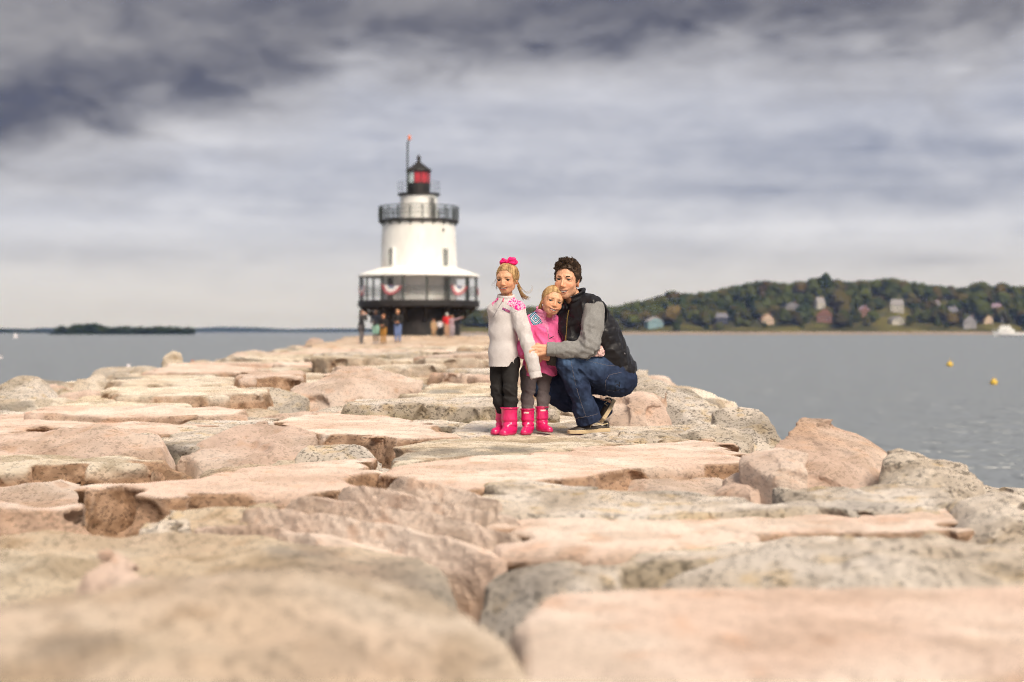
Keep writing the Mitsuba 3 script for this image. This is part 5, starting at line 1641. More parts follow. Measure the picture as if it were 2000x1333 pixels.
# ================================================================== the older girl
def boot(key, foot, yaw, hgt, r_top, label_side=-1, tilt=(0, 0), lab=True):
    """A rubber boot standing at foot (ground point under the ankle), its toe turned by yaw from the camera to the left."""
    y = math.radians(yaw)
    f_ = np.array([-math.sin(y), -math.cos(y), 0])
    b = np.array([math.cos(y), -math.sin(y), 0])
    up = np.array([tilt[0], tilt[1], 1.0])
    foot = np.asarray(foot, float)
    Lf = r_top * 1.95
    top = foot + up * hgt
    leg = [(foot + up * .055 - f_ * .004, r_top * .78), (foot + up * .10, r_top * .80), (top + up * .05, r_top * 1.02)]
    shoe_ = [(foot - f_ * r_top * .45 + up * .028, r_top * .60), (foot + f_ * Lf * .45 + up * .020, r_top * .58), (foot + f_ * Lf + up * .016, r_top * .50)]

    def outer(p):
        d = smin(chain(p, leg, .02), chain(p, shoe_, .02), .035)
        z = p[:, 2] - foot[2]
        q = (p - foot) @ f_
        crease = .003 * np.sin(z * 190 + 3 * vn(p * 14, 5)) * np.exp(-((z - .075) / .028) ** 2)
        return np.maximum(np.maximum(d - crease - .002 * folds(p, 1, 7, 16, 16), (p - top) @ up), foot[2] + .004 - p[:, 2])

    def fn(p):
        inner = chain(p, [(a, x - .006) for a, x in leg], .02)
        return np.maximum(outer(p), -np.maximum(inner, (top[2] - .05) - p[:, 2]))

    lo, hi = bounds([leg, shoe_], .03)
    hi[2] = top[2] + .02
    k = garment(key + '__boot', fn, lo, hi, .0036, 'rubber_pink')
    garment(k + '__sole', lambda p: np.maximum(outer(p) - .003, np.abs(p[:, 2] - foot[2] - .008) - .009), lo, hi, .004, 'rubber_sole')
    ring_ = [top + (math.cos(t) * b + math.sin(t) * f_) * r_top * 1.005 - up * .006 for t in np.linspace(0, 2 * math.pi, 33)]
    put(k + '__rim', tube(ring_, .0035, 6, False), 'rubber_pink', True)
    if lab:
        P = []
        for z_ in (-.022, -.032):
            for x_ in (-.017, 0, .017):
                P.append(top + up * z_ + np.array([x_ + label_side * .008, -r_top * 1.4, 0]))
        P = np.array(P)
        for _ in range(50):
            P[:, 1] += np.clip(outer(P), -.02, .02) * .8
        P[:, 1] -= .0012
        q = np.array([[0, 3, 4, 1], [1, 4, 5, 2]])
        put(k + '__label', (np.vstack([P, P + [0, .002, 0]]), np.vstack([q, q[:, ::-1] + 6])), 'boot_label', False)


G1 = thing('person', 'older girl with a pink hair bow, grey fleece pullover, black leggings and pink boots', 'person')
hd = Head(W(990.5, 546, 9.45), .212, frame(23, -1, 0), False, smile=.9, squint=.029, open_=.030)
trunk = J((986, 600, 9.47, .055), (984, 640, 9.475, .07), (984, 680, 9.48, .07), (985, 692, 9.48, .06))
aL = J((1012, 605, 9.42, .036), (1022, 640, 9.38, .030), (1032, 672, 9.34, .025), (1041, 702, 9.31, .019), (1044, 712, 9.305, .018))
fing = [J((1044, 712, 9.305, .017), (1046, 722, 9.303, .013))] + [J((1043 + 2.0 * i, 720, 9.302 + .004 * i, .0068), (1044.2 + 1.8 * i, 728 + (i in (1, 2)), 9.30 + .004 * i, .006), (1045 + 1.6 * i, 733 + 1.5 * (i in (1, 2)), 9.305 + .003 * i, .005)) for i in range(4)] + [J((1042, 714, 9.30, .008), (1040.5, 721, 9.295, .0065), (1042, 727, 9.297, .005))]
aR = J((966, 608, 9.50, .034), (967, 650, 9.54, .028), (973, 685, 9.56, .022), (976, 704, 9.56, .018))
fr = [J((976, 704, 9.56, .017), (977, 712, 9.56, .014))] + [J((975 + 2 * i, 712, 9.555, .0068), (975.5 + 2 * i, 719, 9.55, .006), (976.5 + 1.8 * i, 724, 9.55, .005)) for i in range(4)] + [J((980, 705, 9.555, .008), (983, 711, 9.545, .0065), (983, 716, 9.545, .005))]
l1 = J((976, 700, 9.495, .048), (972, 760, 9.50, .036), (977, 785, 9.51, .030), (982, 806, 9.53, .025), (982, 838, 9.53, .026), (979, 846, 9.49, .014))
l2 = J((996, 700, 9.46, .048), (996, 758, 9.43, .036), (997, 785, 9.44, .030), (996, 806, 9.44, .025), (995, 838, 9.44, .026), (992, 847, 9.40, .014))
nk = J((990, 570, 9.475, .036), (988, 592, 9.475, .042))
SK = (.63, .345, .205)
flesh(G1, hd, [trunk, aL, aR, l1, l2], SK, (.34, .08, .07), .0036, neck=nk, hands=fing + fr)
eyes(G1, hd, (.05, .03, .02))
plain('brow_fair', (.13, .07, .03), .7)
brows(G1, hd, 'brow_fair', .010, 34)
teeth(G1, hd, .085, .0, .018)


def child_hair(head, key, seed, knot, fringe, n=420, part=None, dark=(.16, .085, .03), light=(.58, .38, .18), strands=()):
    """Hair combed back from the face to a knot: a grooved cap, strands lying on it, and loose locks."""
    r = np.random.default_rng(seed)
    kn = np.asarray(knot, float)

    def fn(p):
        q = head.loc(p)
        d = ell(q, (0, .062, .135), (.355, .412, .395))
        a = q - kn
        ang = np.arctan2(a[:, 0], -a[:, 1] + .3 * a[:, 2])
        lenr = np.linalg.norm(a, axis=1)
        d = d - .012 * (vn(np.stack([ang * 9, lenr * 1.5, 0 * ang], 1), seed) - .5) - .006 * (vn(np.stack([ang * 28, lenr * 2, 0 * ang], 1), seed + 2) - .5)
        line = fringe - .95 * np.clip(np.abs(q[:, 0]) - .12, 0, 1)
        side = -(q[:, 2] + .02)
        side = np.where(q[:, 1] > .10, -(q[:, 2] + .36), side - .9 * np.clip(q[:, 1] - .0, 0, .1))
        t = np.clip((q[:, 1] + .16) / .12, 0, 1)
        cut = (line - q[:, 2]) * (1 - t) + side * t
        return np.maximum(d, cut * .8) * head.H

    v, f = nets(fn, head.c - .16, head.c + .16, .0036)
    m = trimesh.Trimesh(v, f, process=False)
    N = m.vertex_normals
    pick = r.choice(len(v), n)
    roots, tips, bows, w0 = [], [], [], []
    K = head.world(kn)
    for i in pick:
        d = K - v[i]
        L_ = np.linalg.norm(d) + 1e-6
        tdir = d / L_ - N[i] * np.dot(d / L_, N[i])
        ln = min(L_ * .8, r.uniform(.02, .05))
        roots.append(v[i] - N[i] * .001)
        tips.append(v[i] + tdir * ln - N[i] * (.0025 + ln * ln / .17))
        bows.append(N[i] * (.0018 + ln * ln * .9))
        w0.append(r.uniform(.0012, .0024))
    lk = [locks(r, roots, tips, bows, w0, .0006)]
    for path, w, cnt, spread in strands:
        P = np.array([head.world(x) for x in path])
        tt = np.linspace(0, len(P) - 1, 12)
        P = np.stack([interp1d(np.arange(len(P)), P[:, k_], 'quadratic')(tt) for k_ in range(3)], 1)
        for _ in range(cnt):
            o = r.normal(0, 1, 3) * spread * head.H
            t = np.linspace(0, 1, len(P))[:, None]
            lk.append(tube(P + o * (.35 + t) + r.normal(0, .03, P.shape) * spread * head.H, w * (1.1 - t[:, 0]) + .0004, 4, False))
    M = cat((v, f), *lk)
    vv = np.array(M.vertices)
    q = head.loc(vv) - kn
    ang = np.arctan2(q[:, 0], -q[:, 1] + .3 * q[:, 2])
    t = .6 * fb(np.stack([ang * 16, np.linalg.norm(q, axis=1) * 2.2, 0 * ang], 1), 3, seed + 5) + .4 * fb(vv * 40, 2, seed)
    col = np.array(dark) + (np.array(light) - np.array(dark)) * np.clip((t - .30) / .38, 0, 1)[:, None]
    put(key + '__hair', M, 'hair_fibre', True, color=col)


child_hair(hd, G1, 21, (.02, .10, .56), .27, strands=[
    ([(.29, .16, -.10), (.33, .20, -.26), (.38, .18, -.40), (.48, .14, -.52), (.66, .10, -.62)], .0014, 34, .026),
    ([(.26, .2, -.2), (.32, .24, -.38), (.40, .2, -.50), (.48, .2, -.60)], .0013, 22, .026),
    ([(.34, .05, -.05), (.42, .1, -.25), (.62, .05, -.42), (.78, .05, -.38), (.82, .05, -.24)], .0004, 3, .02),
    ([(-.33, -.02, .1), (-.40, -.02, -.05), (-.47, -.02, -.12), (-.46, -.02, -.24)], .0004, 3, .02),
    ([(-.33, 0, .0), (-.36, -.02, -.15), (-.36, -.02, -.3)], .0005, 5, .012),
    ([(-.12, .1, .50), (-.10, .1, .60), (.0, .1, .63), (.1, .1, .58)], .0004, 3, .012),
    ([(.27, -.2, .2), (.31, -.16, .02), (.33, -.1, -.12)], .0016, 16, .016)])


bc = hd.world((.015, .0, .545))


def f_bow(p):
    q = (p - bc) @ hd.R.T
    d = None
    for c_, r_, sg in (((.032, 0, .006), (.033, .017, .027), 1), ((-.027, 0, .004), (.027, .015, .021), -1), ((.050, .01, -.004), (.022, .012, .017), 1), ((-.040, .012, -.010), (.020, .012, .016), -1), ((.0, -.006, 0), (.011, .017, .013), 0)):
        r_ = np.array(r_)
        e = ell(q, c_, r_)
        ang = np.arctan2(q[:, 2], np.abs(q[:, 0]) + 1e-6)
        e = e + .0030 * np.sin(ang * 9 + 1.3 * sg) * (np.abs(q[:, 0]) < .06) + .4 * np.maximum(0, .012 - np.abs(q[:, 0])) * (sg != 0)
        d = e if d is None else smin(d, e, .003)
    return d


garment(G1 + '__hair_bow', f_bow, bc - .09, bc + .09, .0026, 'bow_pink')

body1 = J((987, 590, 9.47, .058), (985, 615, 9.472, .074), (984, 650, 9.475, .086), (984, 690, 9.475, .094), (985, 725, 9.475, .110))
sh1 = J((968, 606, 9.50, .050), (988, 596, 9.47, .056), (1010, 604, 9.425, .052))
sl1 = J((1010, 606, 9.42, .054), (1021, 640, 9.38, .048), (1031, 672, 9.34, .042), (1039, 700, 9.315, .038), (1049, 746, 9.30, .036))
sr1 = J((968, 608, 9.50, .050), (968, 650, 9.535, .044), (973, 686, 9.555, .038), (975, 702, 9.56, .036))
ce = W(1047.5, 739, 9.30)
cd = W(1047.5, 739, 9.30) - W(1040, 704, 9.31)
cd /= np.linalg.norm(cd)


def f_pull0(p):
    d = smin(smin(chain(p, body1, .04), chain(p, sh1, .03), .03), chain(p, sr1, .02), .03)
    z = (p[:, 2] - .44)
    d = d - folds(p, .010, 51, stretch=np.array([[8, 0, 4], [0, 9, 0], [7, 0, 5.0]])) * np.clip(.5 - z * 2, .3, 1.3)
    a = smin(d, chain(p, sl1, .02) - folds(p, .0045, 55, 18, 12), .014)
    return a


def f_pull(p):
    a = f_pull0(p)
    cuff = (p - ce) @ cd
    arm = chain(p, sl1, .02)
    isarm = arm < .02
    a = np.where((p[:, 0] > .11) & (p[:, 2] < .50), np.maximum(a, cuff), a)
    hem = .455 - .040 * np.clip(np.abs((p[:, 0] + .055) / .1), 0, 1.2) ** 0 + .028 * np.exp(-((p[:, 0] - .004) / .018) ** 2) - .0 * p[:, 0]
    hem = .452 + .034 * np.exp(-((p[:, 0] - .0) / .016) ** 2) + .014 * np.clip((p[:, 0] - .012) / .05, 0, 1)
    a = np.where(p[:, 0] < .10, np.maximum(a, hem - p[:, 2]), a)
    inner = chain(p, [(q, x - .007) for q, x in body1], .04)
    a = np.where(p[:, 0] < .085, np.maximum(a, -np.maximum(inner, p[:, 2] - hem - .05)), a)
    ins = chain(p, [(q, x - .008) for q, x in sl1[-3:]], .02)
    a = np.where((p[:, 0] > .11) & (p[:, 2] < .50), np.maximum(a, -np.maximum(ins, -(cuff + .03))), a)
    rib = (cuff > -.045) & (p[:, 0] > .11) & (p[:, 2] < .5)
    nb = np.linalg.norm(p - W(989, 580, 9.472), axis=1)
    return np.maximum(a + .003 * (rib & (cuff < -.040)), -(chain(p, J((990, 560, 9.46, .044), (988, 588, 9.465, .040)), .01)))


lo, hi = bounds([body1, sh1, sl1, sr1], .04)
pk = garment(G1 + '__pullover', f_pull, lo, hi, .0042, 'grey_fleece')


def ring_collar(key, c, n, R0, hgt, th, mat, gap_dir=None, gap=.25, flare=.25, h=.0036):
    c, n = np.asarray(c), np.asarray(n, float)
    n = n / np.linalg.norm(n)

    def fn(p):
        q = p - c
        a = q @ n
        rad = q - a[:, None] * n
        rr = np.linalg.norm(rad, axis=1)
        d = np.maximum(np.abs(rr - R0 + flare * a) - th + .0015 * np.sin(a * 300), np.abs(a) - hgt) - .002
        if gap_dir is not None:
            g_ = np.asarray(gap_dir, float)
            g_ = g_ / np.linalg.norm(g_)
            ang = np.arccos(np.clip((rad @ g_) / np.maximum(rr, 1e-6), -1, 1))
            d = smax(d, (gap - ang) * R0, .006)
        return d

    return garment(key, fn, c - .11, c + .11, h, mat)


ring_collar(pk + '__collar', W(988.5, 583, 9.468), (.02, -.20, 1), .056, .022, .006, 'grey_fleece', (-.45, -.9, 0), .10)


def patch(key, base_fn, poly, D0, colour, off=.0018, h=.003, mat='printed_cloth', depth=.09):
    """A cloth panel laid on a garment: the garment's skin raised by off inside an outline of picture points carried back to D0."""
    P = np.array([W(u, v, D0)[[0, 2]] for u, v in poly])
    lo = np.array([P[:, 0].min() - .01, D0 - depth, P[:, 1].min() - .01])
    hi = np.array([P[:, 0].max() + .01, D0 + depth, P[:, 1].max() + .01])

    def fn(p):
        b = base_fn(p)
        s_ = D0 / p[:, 1]
        e = poly2(p[:, 0] * s_, (p[:, 2] - EYE[2]) * s_ + EYE[2], P)
        return np.maximum(np.maximum(b - off, -b - .003), e)

    return garment(key, fn, lo, hi, h, mat, colour=colour)


def paisley(v):
    t = vn(v * np.array([95, 40, 95]), 13)
    u = vn(v * np.array([190, 60, 190]), 17)
    w = (np.abs(t - .5) < .085) | ((t > .68) & (u > .45))
    return np.where(w[:, None], (.78, .50, .60), (.78, .018, .24))


patch(pk + '__shoulder_panel', f_pull0, [(989, 594), (1000, 582), (1012, 579), (1022, 586), (1028, 597), (1029, 602), (1012, 608)], 9.40, paisley, depth=.11)
patch(pk + '__shoulder_panel', f_pull0, [(960, 594), (966, 585), (974, 581), (973, 586), (962, 598)], 9.45, paisley, depth=.08)
patch(pk + '__chest_patch', f_pull0, [(981.5, 600.5), (996.5, 607), (995.5, 612), (980.5, 605.5)], 9.39, lambda v: np.where((vn(v * 230, 3) > .5)[:, None], (.45, .10, .20), (.05, .05, .16)), off=.003, h=.0022)
seam(pk + '__zip', f_pull0, [(985, 577), (981, 588), (972, 603), (963, 619)], 9.30, 'zip_grey', .0022)
seam(pk + '__zip_pull', f_pull0, [(983.5, 581), (982, 589)], 9.30, 'zip_pink', .004, 6)
seam(pk + '__seam', f_pull0, [(958, 604), (975, 606), (996, 612), (1012, 608)], 9.3, 'zip_grey', .0008)
g1 = J((985, 685, 9.48, .075), (976, 708, 9.495, .064), (972, 735, 9.50, .050), (971, 762, 9.50, .043), (977, 785, 9.51, .043), (982, 800, 9.53, .038), (982, 814, 9.54, .034))
g2 = J((985, 685, 9.48, .075), (997, 708, 9.455, .062), (997, 735, 9.44, .050), (996, 762, 9.43, .043), (997, 785, 9.44, .043), (996, 800, 9.44, .038), (995, 814, 9.44, .034))


def f_leg1(p):
    d = smin(chain(p, g1, .02), chain(p, g2, .02), .006)
    z = p[:, 2]
    return d - folds(p, .006, 61, stretch=np.array([[12, 0, 5], [0, 12, 0], [6, 0, 20.0]])) * (.4 + .9 * np.exp(-((z - .27) / .07) ** 2))


garment(G1 + '__leggings', f_leg1, *bounds([g1, g2], .03), .0042, 'black_legging')
boot(G1, (W(995, 850, 9.42)[0], 9.44, .0), 18, .184, .060, -1, lab=False)
boot(G1, (W(983, 850, 9.5)[0], 9.545, .0), 28, .186, .058, -1)

# ================================================================== the younger girl
G2 = thing('person', 'younger girl in a bright pink jacket and grey leggings leaning against the man', 'person')
h2 = Head(W(1079, 589, 9.47), .212, frame(-15, 15, -3), False, smile=1.0, squint=.028, open_=.036)
t2 = J((1062, 632, 9.56, .055), (1058, 670, 9.56, .07), (1055, 700, 9.56, .07), (1052, 712, 9.56, .06))
b1 = J((1042, 632, 9.53, .032), (1028, 658, 9.50, .028), (1022, 682, 9.45, .022), (1028, 696, 9.42, .017))
hn2 = [J((1028, 696, 9.42, .016), (1031, 706, 9.412, .015), (1032, 712, 9.41, .0135))] + [J((1028.3 + 2.1 * i, 712 + .4 * (i in (1, 2)), 9.405 + .003 * i, .0066), (1029.5 + 2.1 * i, 719 + (i in (1, 2)) - .6 * i, 9.402 + .003 * i, .0059), (1031.5 + 2 * i, 726 + 1.4 * (i in (0, 1)) - 1.2 * i, 9.407 + .003 * i, .005)) for i in range(4)] + [J((1032, 702, 9.40, .008), (1036, 708, 9.393, .0066), (1037.5, 715, 9.393, .0055))]
b2 = J((1084, 636, 9.6, .032), (1096, 665, 9.6, .028), (1092, 700, 9.55, .022), (1080, 712, 9.50, .017), (1074, 716, 9.48, .015))
m1 = J((1036, 718, 9.54, .048), (1032, 770, 9.51, .034), (1030, 800, 9.50, .026), (1030, 836, 9.50, .022), (1029, 844, 9.47, .012))
m2 = J((1060, 718, 9.575, .048), (1062, 768, 9.57, .034), (1059, 800, 9.56, .026), (1059.5, 832, 9.56, .022), (1061, 839, 9.53, .012))
n2 = J((1071, 612, 9.51, .034), (1064, 632, 9.55, .042))
flesh(G2, h2, [t2, b1, b2, m1, m2], SK, (.34, .08, .07), .0036, neck=n2, hands=hn2)
eyes(G2, h2, (.05, .04, .03))
brows(G2, h2, 'brow_fair', .009, 30)
teeth(G2, h2, .085, .002, .020)
child_hair(h2, G2, 31, (.0, .42, .20), .265, dark=(.20, .105, .038), light=(.60, .40, .19), strands=[
    ([(-.30, .10, -.05), (-.30, .20, -.25), (-.24, .3, -.42)], .003, 30, .03), ([(-.33, -.05, .02), (-.35, -.03, -.10), (-.37, .0, -.16)], .0005, 5, .012)])
bd2 = J((1064, 622, 9.555, .060), (1060, 645, 9.555, .080), (1057, 680, 9.555, .094), (1055, 712, 9.555, .104), (1054, 742, 9.555, .122))
s2a = J((1040, 630, 9.53, .050), (1028, 657, 9.50, .046), (1021, 680, 9.455, .040), (1028, 698, 9.42, .036))
s2b = J((1084, 634, 9.6, .05), (1096, 665, 9.6, .046), (1092, 698, 9.55, .04), (1080, 710, 9.50, .036))
c2, d2_ = W(1027.5, 695, 9.423), W(1027.5, 695, 9.423) - W(1022, 682, 9.45)
d2_ /= np.linalg.norm(d2_)


def f_jack0(p):
    d = smin(smin(chain(p, bd2, .04), chain(p, s2b, .02), .03), chain(p, J((1040, 630, 9.53, .050), (1062, 622, 9.555, .058), (1084, 632, 9.6, .05)), .03), .03)
    d = d - folds(p, .009, 71, stretch=np.array([[10, 0, 6], [0, 9, 0], [7, 0, 9.0]])) * .8
    return smin(d, chain(p, s2a, .02) - folds(p, .005, 75, 18, 14), .012)


def f_jack(p):
    a = f_jack0(p)
    cuff = (p - c2) @ d2_
    sl = chain(p, s2a, .02) < .015
    a = np.where(sl & (p[:, 2] < .58) & (cuff > -.05), np.maximum(a, np.where(chain(p, bd2, .04) < .01, -9, cuff)), a)
    hem = .398 + .012 * np.sin(p[:, 0] * 40)
    a = np.maximum(a, hem - p[:, 2])
    inner = chain(p, [(q, x - .007) for q, x in bd2], .04)
    a = np.maximum(a, -np.maximum(inner, p[:, 2] - hem - .04))
    V = chain(p, J((1072, 606, 9.46, .045), (1074, 630, 9.455, .020), (1074, 652, 9.45, .006)), .01)
    return smax(a, -V, .004)


jk2 = garment(G2 + '__jacket', f_jack, *bounds([bd2, s2a, s2b], .04), .0042, 'pink_fleece')
ring_collar(jk2 + '__collar', W(1066.5, 612, 9.53), (.14, -.30, 1), .060, .030, .006, 'light_pink_fleece', (.42, -.9, 0), .50, flare=-.12)
patch(jk2 + '__yoke', f_jack0, [(1050, 612), (1062, 618), (1071, 634), (1073, 650), (1066, 642), (1058, 634), (1050, 618)], 9.47, lambda v: np.tile((.80, .26, .46), (len(v), 1)), off=.001)


def geometric(v):
    """Nested diamonds in white and turquoise on navy."""
    x, z = (v[:, 0] - W(1046.5, 0, 9.47)[0]) / .034, (v[:, 2] - W(0, 622, 9.47)[2]) / .034
    t = np.mod((np.abs(x) + np.abs(z)) * 2.3, 1)
    tq = np.mod((np.abs(x) + np.abs(z)) * 1.15, 1) > .5
    c = np.where((t < .42)[:, None], np.where(tq[:, None], (.25, .55, .62), (.70, .68, .72)), (.025, .035, .13))
    return c


patch(jk2 + '__shoulder_panel', f_jack0, [(1033.5, 618), (1037, 612), (1046, 608.5), (1051, 614), (1060.5, 632), (1048, 635), (1040, 636), (1036, 627)], 9.47, geometric, h=.0024)
seam(jk2 + '__zip', f_jack0, [(1068, 640), (1072.5, 655), (1073, 668)], 9.35, 'zip_grey', .002)
seam(jk2 + '__chest_mark', f_jack0, [(1074, 662), (1080, 659), (1083, 657)], 9.35, 'ink_navy', .003, 8)
seam(jk2 + '__seam', f_jack0, [(1040, 638), (1052, 637), (1066, 641)], 9.35, 'zip_pink', .001)
e1 = J((1050, 705, 9.555, .075), (1034, 730, 9.535, .060), (1031, 755, 9.515, .046), (1030, 780, 9.505, .042), (1030.5, 797, 9.505, .034), (1030.5, 815, 9.505, .028))
e2 = J((1050, 705, 9.555, .075), (1062, 730, 9.575, .060), (1062, 755, 9.57, .046), (1060, 780, 9.56, .042), (1059.5, 797, 9.56, .034), (1059.5, 815, 9.56, .028))


def f_leg2(p):
    d = smin(chain(p, e1, .02), chain(p, e2, .02), .006)
    return d - folds(p, .006, 81, stretch=np.array([[12, 0, 3], [0, 12, 0], [4, 0, 22.0]])) * (.35 + np.exp(-((p[:, 2] - .26) / .06) ** 2))


garment(G2 + '__leggings', f_leg2, *bounds([e1, e2], .03), .0042, 'grey_legging')
boot(G2, (W(1030.5, 848, 9.49)[0], 9.505, .0), 14, .172, .048, -1)
boot(G2, (W(1059.5, 843, 9.56)[0], 9.56, .012), -28, .172, .047, 1, tilt=(-.03, 0))
m = trimesh.creation.torus(.0105, .0018)
T_ = W(1038, 692, 9.29)
m.apply_transform(trimesh.geometry.align_vectors([0, 0, 1], W(1047, 687, 9.308) - W(1038.5, 693, 9.292)))
m.apply_translation(W(1042.5, 690.2, 9.300))
put(Mn + '__ring', m, 'gold', True)
# ================================================================== people by the lighthouse, out of focus
for k_, c_ in dict(coat_dark=(.022, .022, .026), trouser_grey=(.12, .11, .12), jacket_navy=(.012, .016, .03), shorts_mint=(.26, .46, .38), top_black=(.012, .010, .012), trouser_mustard=(.34, .17, .035), sweater_black=(.014, .013, .014), jeans_light=(.13, .19, .38), suit_tan=(.45, .30, .17),
                   shirt_white=(.66, .62, .66), trouser_black=(.012, .012, .014), jacket_red=(.55, .012, .02), trouser_khaki=(.42, .26, .17), shirt_rose=(.36, .25, .29), trouser_rose=(.33, .28, .32), shoe_pale=(.55, .50, .52), shoe_brown=(.14, .07, .04), hair_dark=(.02, .014, .010), hair_fair=(.34, .19, .08),
                   hair_white=(.55, .52, .50), hair_ginger=(.22, .08, .03), skin_plain=(.52, .26, .16), skin_dark=(.10, .05, .035), scarf_grey=(.38, .34, .38)).items():
    plain(k_, c_, .8)


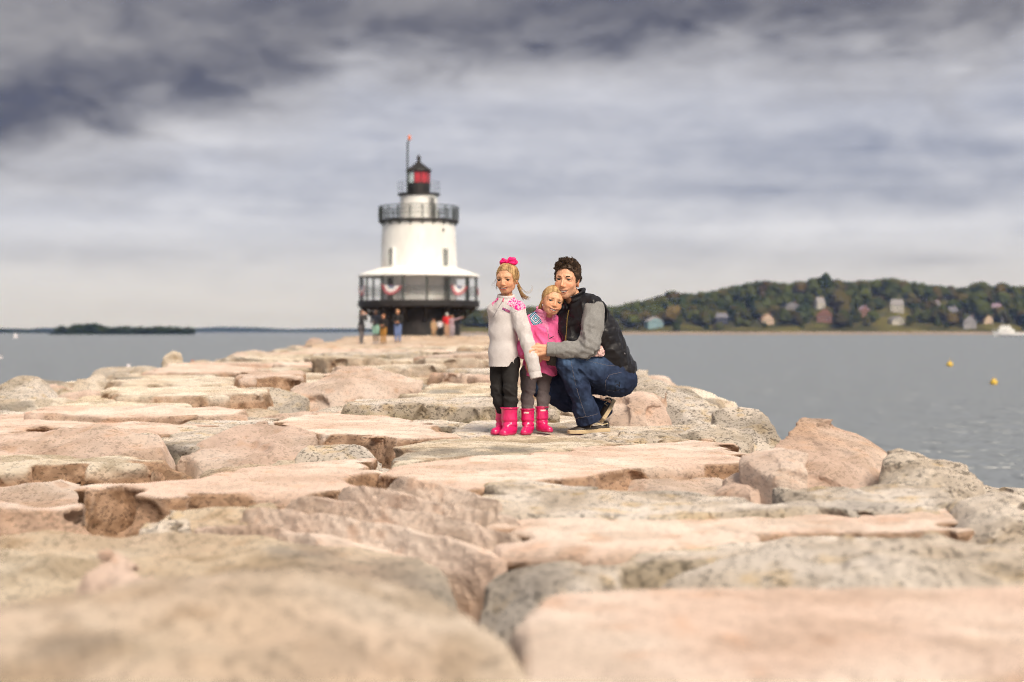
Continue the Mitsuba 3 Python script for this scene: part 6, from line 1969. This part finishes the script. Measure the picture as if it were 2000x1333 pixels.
def stander(u, v, D, tall, top, trousers, shoes, hairm, label, yaw=0, arms='down', skin='skin_plain', shorts=False, hood=False, coat=0.0, hands_up=False, lean=0.0):
    """A standing figure tall metres high with its feet at the picture point (u, v) seen D metres away; yaw 0 faces the camera."""
    key = thing('person', label, 'person', 'people standing near the lighthouse')
    o = W(u, v, D)
    y = math.radians(yaw)
    X, F = np.array([math.cos(y), -math.sin(y), 0]), np.array([-math.sin(y), -math.cos(y), 0])
    q = lambda x, f, z: o + (X * x + F * (f + lean * z) + np.array([0, 0, z])) * tall
    hd_ = [(q(0, .01, .935), .052 * tall), (q(0, .025, .905), .046 * tall)]
    nk_ = [(q(0, 0, .90), .030 * tall), (q(0, -.005, .82), .040 * tall)]
    tr_ = [(q(0, 0, .79), .058 * tall), (q(0, 0, .66), .065 * tall), (q(0, 0, .54), .070 * tall)]
    sh_ = [(q(-.095, 0, .80), .042 * tall), (q(.095, 0, .80), .042 * tall)]
    L_, A_, hands = [], [], []
    for s_ in (-1, 1):
        L_.append([(q(.050 * s_, 0, .52), .056 * tall), (q(.055 * s_, .012, .28), .040 * tall), (q(.058 * s_, -.01, .045), .028 * tall)])
        if arms == 'down':
            A_.append([(q(.115 * s_, 0, .80), .035 * tall), (q(.145 * s_, -.01, .63), .028 * tall), (q(.135 * s_, .05, .49), .022 * tall)])
        elif arms == 'front':
            A_.append([(q(.115 * s_, 0, .80), .035 * tall), (q(.145 * s_, .03, .64), .028 * tall), (q(.05 * s_, .15, .62), .022 * tall)])
        elif arms == 'up':
            A_.append([(q(.115 * s_, 0, .80), .035 * tall), (q(.13 * s_, .10, .70), .028 * tall), (q(.04 * s_, .13, .86), .022 * tall)])
        elif arms == 'point':
            A_.append([(q(.115 * s_, 0, .80), .035 * tall), (q(.26 * s_, .02, .84), .026 * tall), (q(.42 * s_, .03, .89), .020 * tall)] if s_ > 0 else [(q(.115 * s_, 0, .80), .035 * tall), (q(.145 * s_, -.01, .63), .028 * tall), (q(.135 * s_, .05, .49), .022 * tall)])
        a, b = A_[-1][-2][0], A_[-1][-1][0]
        d = (b - a) / np.linalg.norm(b - a)
        hands.append([(b, .017 * tall), (b + d * .045 * tall, .020 * tall), (b + d * .09 * tall, .010 * tall)])
        hands.append([(b + d * .02 * tall, .010 * tall), (b + d * .05 * tall + F * .02 * tall, .007 * tall)])
    thin = lambda c, m: [(a, x * m) for a, x in c]
    feet = [[(q(.058 * s_, -.02, .022), .022 * tall), (q(.066 * s_, .085, .016), .017 * tall)] for s_ in (-1, 1)]
    fl = [hd_, nk_] + [thin(tr_, .85), thin(sh_, .8)] + [thin(c, .8) for c in A_] + hands + [thin(c, .82) for c in L_]
    nose = [(q(0, .06, .925), .008 * tall), (q(0, .07, .915), .011 * tall)]
    h = .012 * tall
    garment(key + '__body', lambda p: union(p, fl + [nose], .012), *bounds(fl, .05), h, skin)
    up = [tr_, sh_] + A_
    hem = o[2] + tall * (.50 - coat)
    if coat:
        up = up + [[(q(0, 0, .60), .085 * tall), (q(0, 0, .5 - coat), .10 * tall)]]
    end = [c[-1][0] for c in A_]

    def f_top(p):
        d = union(p, [thin(c, 1.12) for c in up], .03) - folds(p, .012, int(u), 7, 7)
        d = np.maximum(d, hem - p[:, 2])
        for e in end:
            d = np.maximum(d, .030 * tall - np.linalg.norm(p - e, axis=1) - .01)
        return d

    tk = garment(key + '__top', f_top, *bounds(up, .08), h, top)
    leg_end = o[2] + tall * (.28 if shorts else .05)
    garment(key + ('__shorts' if shorts else '__trousers'), lambda p: np.maximum(union(p, [thin(c, 1.14 if not shorts else 1.25) for c in L_] + [tr_[-1:] + [(q(0, 0, .50), .07 * tall)]], .03) - folds(p, .010, int(v), 8, 8), leg_end - p[:, 2]), *bounds(L_, .12), h, trousers)
    for f_ in feet:
        garment(key + '__shoe', lambda p: np.maximum(chain(p, [(a, x * 1.35) for a, x in f_], .01), o[2] - p[:, 2] - .005), *bounds([f_], .06), h * .8, shoes)
    cap_ = [(q(0, -.008, .95), .055 * tall), (q(0, -.02, .91), .050 * tall)]
    if hood:
        garment(tk + '__hood', lambda p: np.maximum(chain(p, [(a, x * 1.15) for a, x in cap_], .01), ((p - q(0, .03, .93)) @ F) - .005), *bounds([cap_], .06), h * .8, top)
    else:
        garment(key + '__hair', lambda p: np.maximum(np.maximum(chain(p, cap_, .01), ((p - q(0, .02, .93)) @ F) - .6 * (p[:, 2] - q(0, 0, .955)[2])), q(0, 0, .885)[2] - p[:, 2]) - .006 * vn(p * 40, 3), *bounds([cap_], .06), h * .8, hairm)


stander(706, 672, 73, 1.74, 'coat_dark', 'trouser_grey', 'trouser_grey', 'hair_dark', 'person in a long dark hooded coat, leftmost of those by the lighthouse', yaw=-70, arms='up', hood=True, coat=.12)
stander(734, 671, 73, 1.72, 'jacket_navy', 'shorts_mint', 'shoe_pale', 'hair_dark', 'person in a navy jacket and mint green shorts by the lighthouse', yaw=25, arms='front', skin='skin_dark', shorts=True)
stander(749, 672, 72, 1.50, 'top_black', 'trouser_mustard', 'shoe_brown', 'hair_ginger', 'shorter person in a black top and mustard trousers by the lighthouse', yaw=15, arms='front')
stander(777, 670, 74, 1.74, 'sweater_black', 'jeans_light', 'shoe_brown', 'hair_fair', 'fair haired person in a black sweater and light blue jeans by the lighthouse', yaw=5, arms='front')
stander(847, 660, 100, 1.30, 'suit_tan', 'suit_tan', 'shoe_pale', 'hair_ginger', 'child in tan clothes in front of the black lighthouse base', yaw=-30, arms='down')
stander(860, 660, 99, 1.28, 'shirt_white', 'trouser_black', 'shoe_pale', 'hair_dark', 'child in a white shirt and black trousers beside the person in red', yaw=160, arms='front', lean=.12)
stander(873, 660, 98, 1.70, 'jacket_red', 'trouser_khaki', 'shoe_brown', 'hair_white', 'white haired person in a bright red jacket by the lighthouse', yaw=170, arms='front')
stander(883, 661, 98, 1.60, 'shirt_rose', 'trouser_rose', 'shoe_brown', 'hair_dark', 'person in a dusty rose shirt pointing to the right', yaw=0, arms='point')
